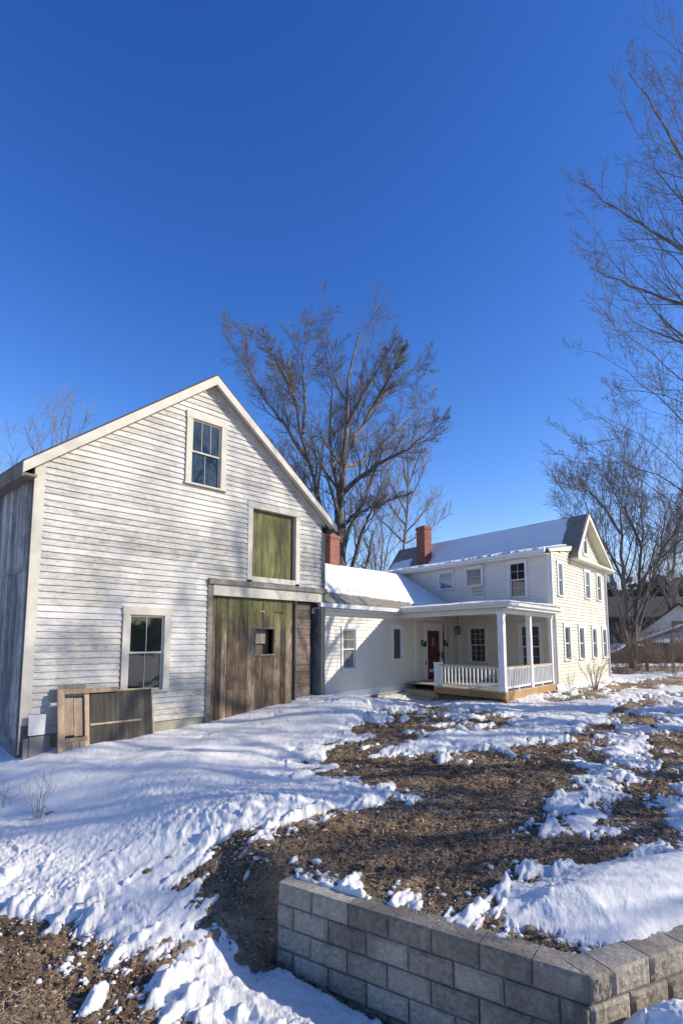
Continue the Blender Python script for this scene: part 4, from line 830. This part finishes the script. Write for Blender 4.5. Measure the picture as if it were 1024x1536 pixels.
bare_tree('thin_stemmed_tree', 'low many-stemmed bare tree just above the snowy wing ridge', st3, LV(.008, 8, 6, 4, 0, .12), 15, twig='pale_twigs')
# behind the barn, left
Ys = 30.; bb = base_pt(70, Ys); st4 = [([bb]+px([(70, 800), (62, 720), (52, 680), (40, 655)], Ys), .22, .03), ([bb]+px([(80, 800), (88, 720), (96, 670), (105, 625)], Ys), .2, .03), ([bb]+px([(50, 790), (25, 720), (15, 680)], Ys), .18, .03), ([bb]+px([(72, 800), (74, 700), (80, 650)], Ys), .18, .03)]
st4 = [(a_, b_*.6, .02) for a_, b_, c_ in st4]
bare_tree('treetop_tree', 'pale bare tree showing only its top over the barn eave', st4, LV(.006, 9, 7, 6, 0, .12, (.25, .42)), 8, twig='pale_twigs')
# multi-stem behind the house
Ys = 38.; bb = base_pt(944, Ys); st5 = []
for k, (pts, r0) in enumerate([([(940, 940), (934, 860), (930, 800), (932, 740), (935, 700)], .34), ([(950, 945), (958, 880), (962, 820), (960, 760), (966, 705)], .28), ([(955, 945), (975, 880), (990, 830), (994, 780), (1004, 745)], .26),
        ([(934, 940), (922, 880), (908, 830), (895, 790), (878, 755)], .22), ([(942, 900), (925, 850), (905, 810), (880, 785), (845, 770)], .16), ([(958, 880), (975, 850), (1010, 820), (1040, 790)], .16), ([(962, 820), (940, 770), (915, 730), (905, 710)], .14), ([(930, 800), (905, 760), (880, 735), (862, 730)], .13), ([(990, 830), (1015, 790), (1030, 750)], .13)]):
    st5.append((([bb] if k < 4 else [])+px(pts, Ys, [0]+[random.uniform(-1, 1)*j*.8 for j in range(1, len(pts))]), r0, .035))
st5 = [(a_, b_*.72, .025) for a_, b_, c_ in st5]
bare_tree('clump_tree', 'tall bare tree with several stems behind the right end of the farmhouse', st5, LV(.007, 11, 8, 8, 2, .14), 9)
Ys = 52.; st6 = [(([base_pt(1010, Ys)]+px([(1012, 930), (1006, 860), (1015, 800), (1024, 750)], Ys)), .3, .03), (([base_pt(1012, Ys)]+px([(1022, 930), (1040, 860), (1060, 800)], Ys)), .25, .03), (([base_pt(1012, Ys)]+px([(1000, 900), (985, 850), (975, 800)], Ys)), .2, .03)]
bare_tree('far_bare_tree', 'thin bare tree farther back at the right edge above the neighbour roof', st6, LV(.010, 8, 7, 6, 0, .16), 19, twig='pale_twigs')
# big tree just outside the right edge; its boughs reach in
Yr = 15.; tb = base_pt(1165, Yr); big = [([tb]+px([(1165, 900), (1160, 700), (1150, 500), (1130, 320), (1100, 180), (1075, 90)], Yr), .36, .04)]
for (y0, pts) in [(860, [(1100, 800), (1020, 740), (940, 705), (880, 680)]), (800, [(1100, 740), (1030, 690), (970, 655), (905, 640)]), (720, [(1090, 660), (1020, 610), (950, 560), (890, 540)]), (660, [(1090, 590), (1010, 540), (940, 500), (880, 455)]),
                   (600, [(1080, 520), (1010, 480), (940, 420), (885, 355)]), (540, [(1080, 450), (1020, 380), (960, 330), (905, 290)]), (470, [(1080, 370), (1020, 290), (975, 230), (935, 180)]), (400, [(1090, 300), (1040, 220), (1000, 160), (985, 110)]),
                   (330, [(1080, 240), (1045, 170), (1020, 110), (1012, 75)]), (760, [(1080, 730), (1000, 700), (930, 690), (860, 700)]), (560, [(1085, 500), (1030, 450), (990, 400), (960, 350)]), (690, [(1100, 640), (1060, 600), (1000, 590), (930, 600)]), (430, [(1100, 330), (1060, 250), (1040, 190), (1030, 140)]), (900, [(1100, 830), (1040, 800), (980, 790), (930, 745)])]:
    tx = np.interp(y0, [90, 180, 320, 500, 700, 900], [1075, 1100, 1130, 1150, 1160, 1165]); dz = random.uniform(-1.6, 1.6)
    big.append((px([(tx, y0+75)]+[(q_[0], q_[1]+(45, 18, 0, -14)[w_]) for w_, q_ in enumerate(pts)], Yr, [0, dz*.4, dz*.8, dz, dz*1.2]), .036, .006))
big += [([tb]+px([(1165, 900)], Yr), .36, .34)]
for k in range(9):   # boughs on the far side, out of the picture
    a = R_(-60+k*33); z0 = 4+k*1.2; cxy = np.array([tb[0]-.2*k*.1, tb[1]]); L = 4.2; big.append(([np.array([cxy[0], cxy[1], z0]), np.array([cxy[0]+math.cos(a)*L*.5, cxy[1]+math.sin(a)*L*.5, z0+1.6]), np.array([cxy[0]+math.cos(a)*L, cxy[1]+math.sin(a)*L, z0+3.6])], .08, .012))
bare_tree('tall_bare_tree', 'tall bare tree at the right edge whose upswept boughs reach into the sky', big, [dict(m=12, tmin=.15, ang=(22, 42), lf=(.25, .45), K=8, up=.07, wig=.07, rmin=.004, rf=.4), dict(m=8, tmin=.12, ang=(25, 45), lf=(.3, .55), K=6, up=.04, wig=.09, rmin=.0035, rf=.5), dict(m=6, tmin=.15, ang=(25, 50), lf=(.35, .6), K=5, up=.05, wig=.08, rmin=.003, rf=.6)], 31)
# roadside trees outside the frame on the sunny side; they throw the shadows across the yard
def yard_tree(x, y, h, seed, label):
    b = np.array([x, y, float(H(x, y))-.1]); r = np.random.default_rng(seed); s = [([b, b+[.1, 0, h*.3], b+[-.1, .2, h*.6], b+[.1, .1, h*.95]], h*.016, .03)]
    for k in range(9):
        a = r.uniform(0, 6.28); z = h*(.25+.07*k); L = h*.28*(1-.05*k); s.append(([b+[0, .05, z], b+[math.cos(a)*L*.5, math.sin(a)*L*.5, z+L*.45], b+[math.cos(a)*L, math.sin(a)*L, z+L*1.0]], h*.007, .015))
    bare_tree('yard_tree', label, s, [dict(m=8, tmin=.2, ang=(25, 55), lf=(.4, .6), K=7, up=.12, wig=.14, rmin=.008, rf=.5), dict(m=6, tmin=.15, ang=(25, 60), lf=(.4, .65), K=5, up=.1, wig=.16, rmin=.006, rf=.55), dict(m=4, tmin=.15, ang=(25, 60), lf=(.4, .7), K=4, up=.05, wig=.2, rmin=.005, rf=.6)], seed)
yard_tree(13.5, 6.2, 11, 41, 'smallest bare tree, standing beyond the right end of the block wall')
yard_tree(21., 7.6, 17, 44, 'big roadside bare tree with a thick trunk, nearest the tall edge tree')
yard_tree(29., 5.0, 19, 45, 'tallest roadside bare tree far out on the right')
yard_tree(25., 11.0, 20, 46, 'tall roadside bare tree level with the barn door')
# shrubs and twigs
def shrub(name, label, x, y, h, n, spread, seed, twig='brush', m=(5, 4), r0=.012, group=None):
    b = np.array([x, y, float(H(x, y))]); r = np.random.default_rng(seed); s = []
    for k in range(n):
        a = r.uniform(0, 6.28); q = r.random()**.6*spread; hh = h*r.uniform(.6, 1); s.append(([b+[math.cos(a)*q*.12, math.sin(a)*q*.12, -.05], b+[math.cos(a)*q*.45, math.sin(a)*q*.45, hh*.5], b+[math.cos(a)*q, math.sin(a)*q, hh]], r0, r0*.35))
    return bare_tree(name, label, s, [dict(m=m[0], tmin=.25, ang=(15, 45), lf=(.3, .6), K=5, up=.12, wig=.12, rmin=r0*.35, rf=.6), dict(m=m[1], tmin=.2, ang=(20, 50), lf=(.3, .6), K=4, up=.05, wig=.15, rmin=r0*.3, rf=.7)], seed, twig, twig, group, 4, 'shrub')
q = gp(891, 1036); shrub('leafless_shrub', 'leafless shrub of thin upright stems against the cream gable wall', q[0], q[1], 1.35, 13, .75, 51, 'brush', (4, 3), .011)
q = gp(56, 1232); shrub('snow_twigs', 'few thin dead twigs poking from the snow before the leaning panel', q[0], q[1], .72, 5, .28, 52, 'brush', (3, 2), .006)
q = gp(6, 1215); shrub('snow_twigs', 'low dead twigs poking from the snow at the left edge', q[0], q[1], .42, 4, .3, 53, 'brush', (3, 2), .005)
for k, (pxx, Yb, h) in enumerate([(935, 30, 1.9), (965, 31, 2.3), (1000, 29, 2.2), (1035, 30, 2.5), (985, 34, 2.6), (948, 35, 2.2), (1020, 35, 2.6), (1060, 27, 2.4), (922, 31.5, 1.6)]):
    lab = ['low brown bush nearest the right corner of the farmhouse', 'brown bush behind the house corner, below the clump of stems', 'brown bush at the right, in front of the snowy rail', 'dense brown bush at the right edge by the snowy rail', 'tall brown bush behind the front bushes, middle of the thicket', 'brown bush at the foot of the multi-stemmed tree', 'tall brown bush at the right rear of the thicket', 'brown bush just past the right edge of the picture', 'small sparse brown bush touching the farmhouse corner'][k]
    shrub('brown_bush', lab, (pxx-512)/845*Yb, Yb, h*(.75+.5*((k*.618) % 1)), 26, 1.7, 60+k, 'brush', (7, 5), .010, 'brown bushes at the right')
# ================================================================== BACKGROUND RIGHT
def gable_house(name, label, x, y, rz, w, d, ze, zr, wall, roofm, z0=0, snow=False):
    e = empty(name, (x, y, z0), rz); tag(e, label, 'building'); m = MB(); m.prism([(0, 0, -1), (w, 0, -1), (w, 0, ze), (w/2, 0, zr), (0, 0, ze)], (0, d, 0)); m.build('wall', MT[wall], e)
    m = MB(); s = (zr-ze)/(w/2); m.prism([(-.3, -.3, ze-.3*s+.02), (w/2, -.3, zr+.02), (w/2, -.3, zr+.17), (-.3, -.3, ze-.3*s+.17)], (0, d+.6, 0)); m.prism([(w+.3, -.3, ze-.3*s+.02), (w/2+.001, -.3, zr+.02), (w/2+.001, -.3, zr+.17), (w+.3, -.3, ze-.3*s+.17)], (0, d+.6, 0))
    r = m.build('roof', MT[roofm], e); return e, r
p = at(938, 940, 58); 
e, r = gable_house('neighbour_house', 'pale neighbour house with steep gable and snowy porch roof at the right edge', (935-512)/845*50, 50., R_(-27), 8.4, 9, 2.0, 5.3, 'neighbour_white', 'grey_roof')
m = MB(); m.box(3.6, 4.4, -.07, .0, 3.2, 3.9); m.build('attic_window', MT['glass_dark'], e)
m = MB(); m.prism([(1.9, -1.9, 2.0), (9, -1.9, 2.0), (9, -.02, 3.0), (1.9, -.02, 3.0)], (0, 0, -.15)); pr_ = m.build('porch_roof', MT['barn_blue'], e); m = MB(); m.prism([(2.0, -1.8, 2.06), (9, -1.8, 2.06), (9, -.3, 2.86), (2.0, -.3, 2.86)], (0, 0, .1)); m.build('roof_snow', MT['roof_snow_mat'], pr_); m = MB(); m.box(2.1, 8.9, -1.6, -1.4, -1, 1.95); m.build('porch_wall', MT['dark_roof'], e)
e = empty('long_shed', ((880-512)/845*66, 66, 0), R_(-3)); tag(e, 'long low dark building with weathered roof behind the multi-stemmed tree', 'building')
m = MB(); m.box(0, 16, 0, 8, -1, 5.0); m.build('wall', MT['barn_blue'], e)
m = MB(); m.prism([(-.5, -.5, 4.9), (16.5, -.5, 4.9), (16.5, 4.5, 7.6), (-.5, 4.5, 7.6)], (0, 0, .15)); m.prism([(-.5, 9.5, 4.9), (16.5, 9.5, 4.9), (16.5, 4.501, 7.6), (-.5, 4.501, 7.6)], (0, 0, .15)); m.build('roof', MT['grey_roof'], e)
m = MB()
for k in range(7): m.box(1+k*2.2, 1.9+k*2.2, -.06, 0, 1.5, 3.4)
m.build('opening', MT['dark_void'], e)
# parked car under snow, and snowy sloping rail
e = empty('snowy_car', ((915-512)/845*46, 46, .35), R_(8)); tag(e, 'car under a blanket of snow between the farmhouse and the neighbour', 'car')
m = MB(); m.prism([(0, 0, .3), (4.3, 0, .3), (4.35, 0, .75), (4.1, 0, .95), (3.2, 0, 1.0), (2.7, 0, 1.42), (1.2, 0, 1.45), (.5, 0, 1.0), (.05, 0, .9)], (0, 1.7, 0)); m.build('body', MT['barn_blue'], e, .06)
for xx in (.8, 3.5): m = MB(); m.tube([(xx, -.03, .32), (xx, .2, .32)], .32, 14); m.build('wheel', MT['black_metal'], e)
m = MB(); m.box(1.35, 2.65, -.02, 0, 1.0, 1.32); m.build('side_window', MT['glass_dark'], e)
m = MB(); m.prism([(0, .05, .93), (.5, .05, 1.02), (1.2, .05, 1.47), (2.7, .05, 1.44), (3.2, .05, 1.02), (4.2, .05, .95), (4.2, .05, 1.05), (3.2, .05, 1.16), (2.7, .05, 1.62), (1.2, .05, 1.65), (.4, .05, 1.2), (0, .05, 1.05)], (0, 1.6, 0)); m.build('snow_cover', MT['roof_snow_mat'], e, .04)
a = at(958, 962, 33); b = at(1060, 926, 29); e = empty('snowy_rail', tuple(a)); tag(e, 'sloping weathered rail topped with snow above the brown bushes', 'rail'); d = Vector(b-a)
m = MB(); m.bar((0, 0, -.08), d+Vector((0, 0, -.08)), .3, .12, .4)
for k in range(3): q = d*(.1+.4*k); m.box(q.x-.05, q.x+.05, q.y-.05, q.y+.05, float(H(a[0]+q.x, a[1]+q.y))-a[2]-.2, q.z-.1)
m.build('rail', MT['grey_wood'], e); m = MB(); n = 26; m.tube([d*(k/n)+Vector((0, 0, .04+.015*math.sin(k*2.1))) for k in range(n+1)], [.08+.03*math.sin(k*1.7)+.02*math.sin(k*3.1) for k in range(n+1)], 8); m.build('snow_cap', MT['roof_snow_mat'], e, smooth=True)
# conifers
def pine(x, y, h, seed, label):
    r = np.random.default_rng(seed); z0 = float(H(x, y)); e = empty('pine_tree', (x, y, z0)); tag(e, label, 'tree', 'pines behind the neighbour house'); m = MB(); m.tube([(0, 0, -.3), (0, 0, h*.5), (0, 0, h*.96)], [h*.02, h*.013, .03], 7); m.build('trunk', MT['bark'], e)
    n = 4200; t = r.random(n)**.8; z = h*(.22+.78*t); rad = h*.30*(1-t)**.6*(.55+.45*np.sin(t*40+r.random()*6)**2)+.15; a = r.uniform(0, 6.28, n); q = rad*np.sqrt(r.random(n)); k = np.floor(a*1.6+z*1.3); q *= .75+.5*((k*.37) % 1)
    c = np.stack([np.cos(a)*q, np.sin(a)*q, z-q*.12], 1); s = h*.028*r.uniform(.5, 1.4, n)[:, None]; d1 = np.stack([np.cos(a), np.sin(a), r.normal(-.1, .4, n)], 1); d2 = r.normal(size=(n, 3)); V = np.stack([c-d1*s, c+d2*s*.5, c+d1*s, c-d2*s*.5], 1).reshape(-1, 3)
    npmesh('crown', V, np.arange(4*n).reshape(-1, 4), MT['needles'], e, attrs={'rnd': ('FACE', r.random(n))}, smooth=False)
for k, (pxx, Yp, h, lab) in enumerate([(968, 84, 10.6, 'leftmost dark pine above the long dark building'), (990, 80, 11.2, 'dark pine second from the left above the long dark building'), (1010, 86, 10.4, 'dark pine third from the left, just left of the picture edge'), (1030, 82, 11.5, 'dark pine at the right picture edge'), (950, 90, 9.0, 'short pine partly hidden by the multi-stemmed tree'), (1055, 84, 11.0, 'rightmost dark pine past the picture edge'), (925, 88, 9.5, 'dark pine just right of the farmhouse gable'), (980, 96, 12.0, 'tall dark pine behind the leftmost pines'), (1018, 95, 12.5, 'tallest dark pine, behind the others near the edge')]):
    pine((pxx-512)/845*Yp, Yp, h, 80+k, lab)
# far woods all round the place
r = np.random.default_rng(77); n = 60000; a = r.uniform(0, 2*np.pi, n); d = r.uniform(100, 135, n); hmax = 6.5+2.5*fbm(a*14, a*0, 4, 8)+2*fbm(a*60, a*0+3, 3, 12); hmax = hmax+5.5*np.exp(-((a-.5)/.16)**2); z = hmax*r.random(n)**.7
c = np.stack([np.sin(a)*d, np.cos(a)*d, z], 1); s = r.uniform(.35, 1.1, n)[:, None]; d1 = r.normal(size=(n, 3)); d2 = r.normal(size=(n, 3)); V = np.stack([c-d1*s*.6, c+d2*s*.6, c+d1*s*.6, c-d2*s*.6], 1).reshape(-1, 3)
o = npmesh('woods', V, np.arange(4*n).reshape(-1, 4), MT['woods'], attrs={'rnd': ('FACE', r.random(n))}, smooth=False); tag(o, 'dark distant woods along the horizon beyond the neighbour house', 'woods', kind='stuff')
# ================================================================== LIGHT
SEL = R_(26.4); sd = Vector((.991*math.cos(SEL), -.134*math.cos(SEL), math.sin(SEL)))
sun = bpy.data.lights.new('sun', 'SUN'); so_ = bpy.data.objects.new('sun', sun); COL.objects.link(so_); so_.rotation_euler = sd.to_track_quat('Z', 'Y').to_euler(); sun.energy = 4.9; sun.angle = R_(.53); sun.color = (1, .92, .78)
w = bpy.data.worlds.new('World'); S.world = w; w.use_nodes = True; nt = w.node_tree; bg = nt.nodes['Background']; sk = nt.nodes.new('ShaderNodeTexSky'); sk.sky_type = 'NISHITA'; sk.sun_disc = False
sk.sun_elevation = SEL; sk.sun_rotation = math.atan2(sd.x, sd.y); sk.air_density = 1.0; sk.dust_density = .35; sk.ozone_density = 3.0; sk.altitude = 300
sep = nt.nodes.new('ShaderNodeSeparateColor'); cmb = nt.nodes.new('ShaderNodeCombineColor'); nt.links.new(sk.outputs[0], sep.inputs[0])
for i_, (a_, g_) in enumerate(((3.9, 2.0), (1.90, 1.5), (1.80, 1.15))):      # per-channel colour grade of the sky toward a deeper, purer blue
    k_ = .14; mn = nt.nodes.new('ShaderNodeMath'); mn.operation = 'MINIMUM'; mn.inputs[1].default_value = (.45, .62, .8)[i_]/k_; pw = nt.nodes.new('ShaderNodeMath'); pw.operation = 'POWER'; pw.inputs[1].default_value = g_
    ml = nt.nodes.new('ShaderNodeMath'); ml.operation = 'MULTIPLY'; ml.inputs[1].default_value = a_*k_**(g_-1)
    nt.links.new(sep.outputs[i_], mn.inputs[0]); nt.links.new(mn.outputs[0], pw.inputs[0]); nt.links.new(pw.outputs[0], ml.inputs[0]); nt.links.new(ml.outputs[0], cmb.inputs[i_])
mr_ = nt.nodes.new('ShaderNodeMapRange'); mr_.interpolation_type = 'SMOOTHSTEP'; mr_.inputs[1].default_value = .30/.14; mr_.inputs[2].default_value = .62/.14; nt.links.new(sep.outputs[0], mr_.inputs[0])
mx_ = nt.nodes.new('ShaderNodeMix'); mx_.data_type = 'RGBA'; nt.links.new(mr_.outputs[0], mx_.inputs[0]); nt.links.new(cmb.outputs[0], mx_.inputs[6]); nt.links.new(sk.outputs[0], mx_.inputs[7]); nt.links.new(mx_.outputs[2], bg.inputs[0]); bg.inputs[1].default_value = .12
S.view_settings.view_transform = 'Standard'; S.view_settings.look = 'None'; S.view_settings.exposure = .24; S.view_settings.gamma = 1
S.cycles.max_bounces = 6; S.cycles.use_denoising = True
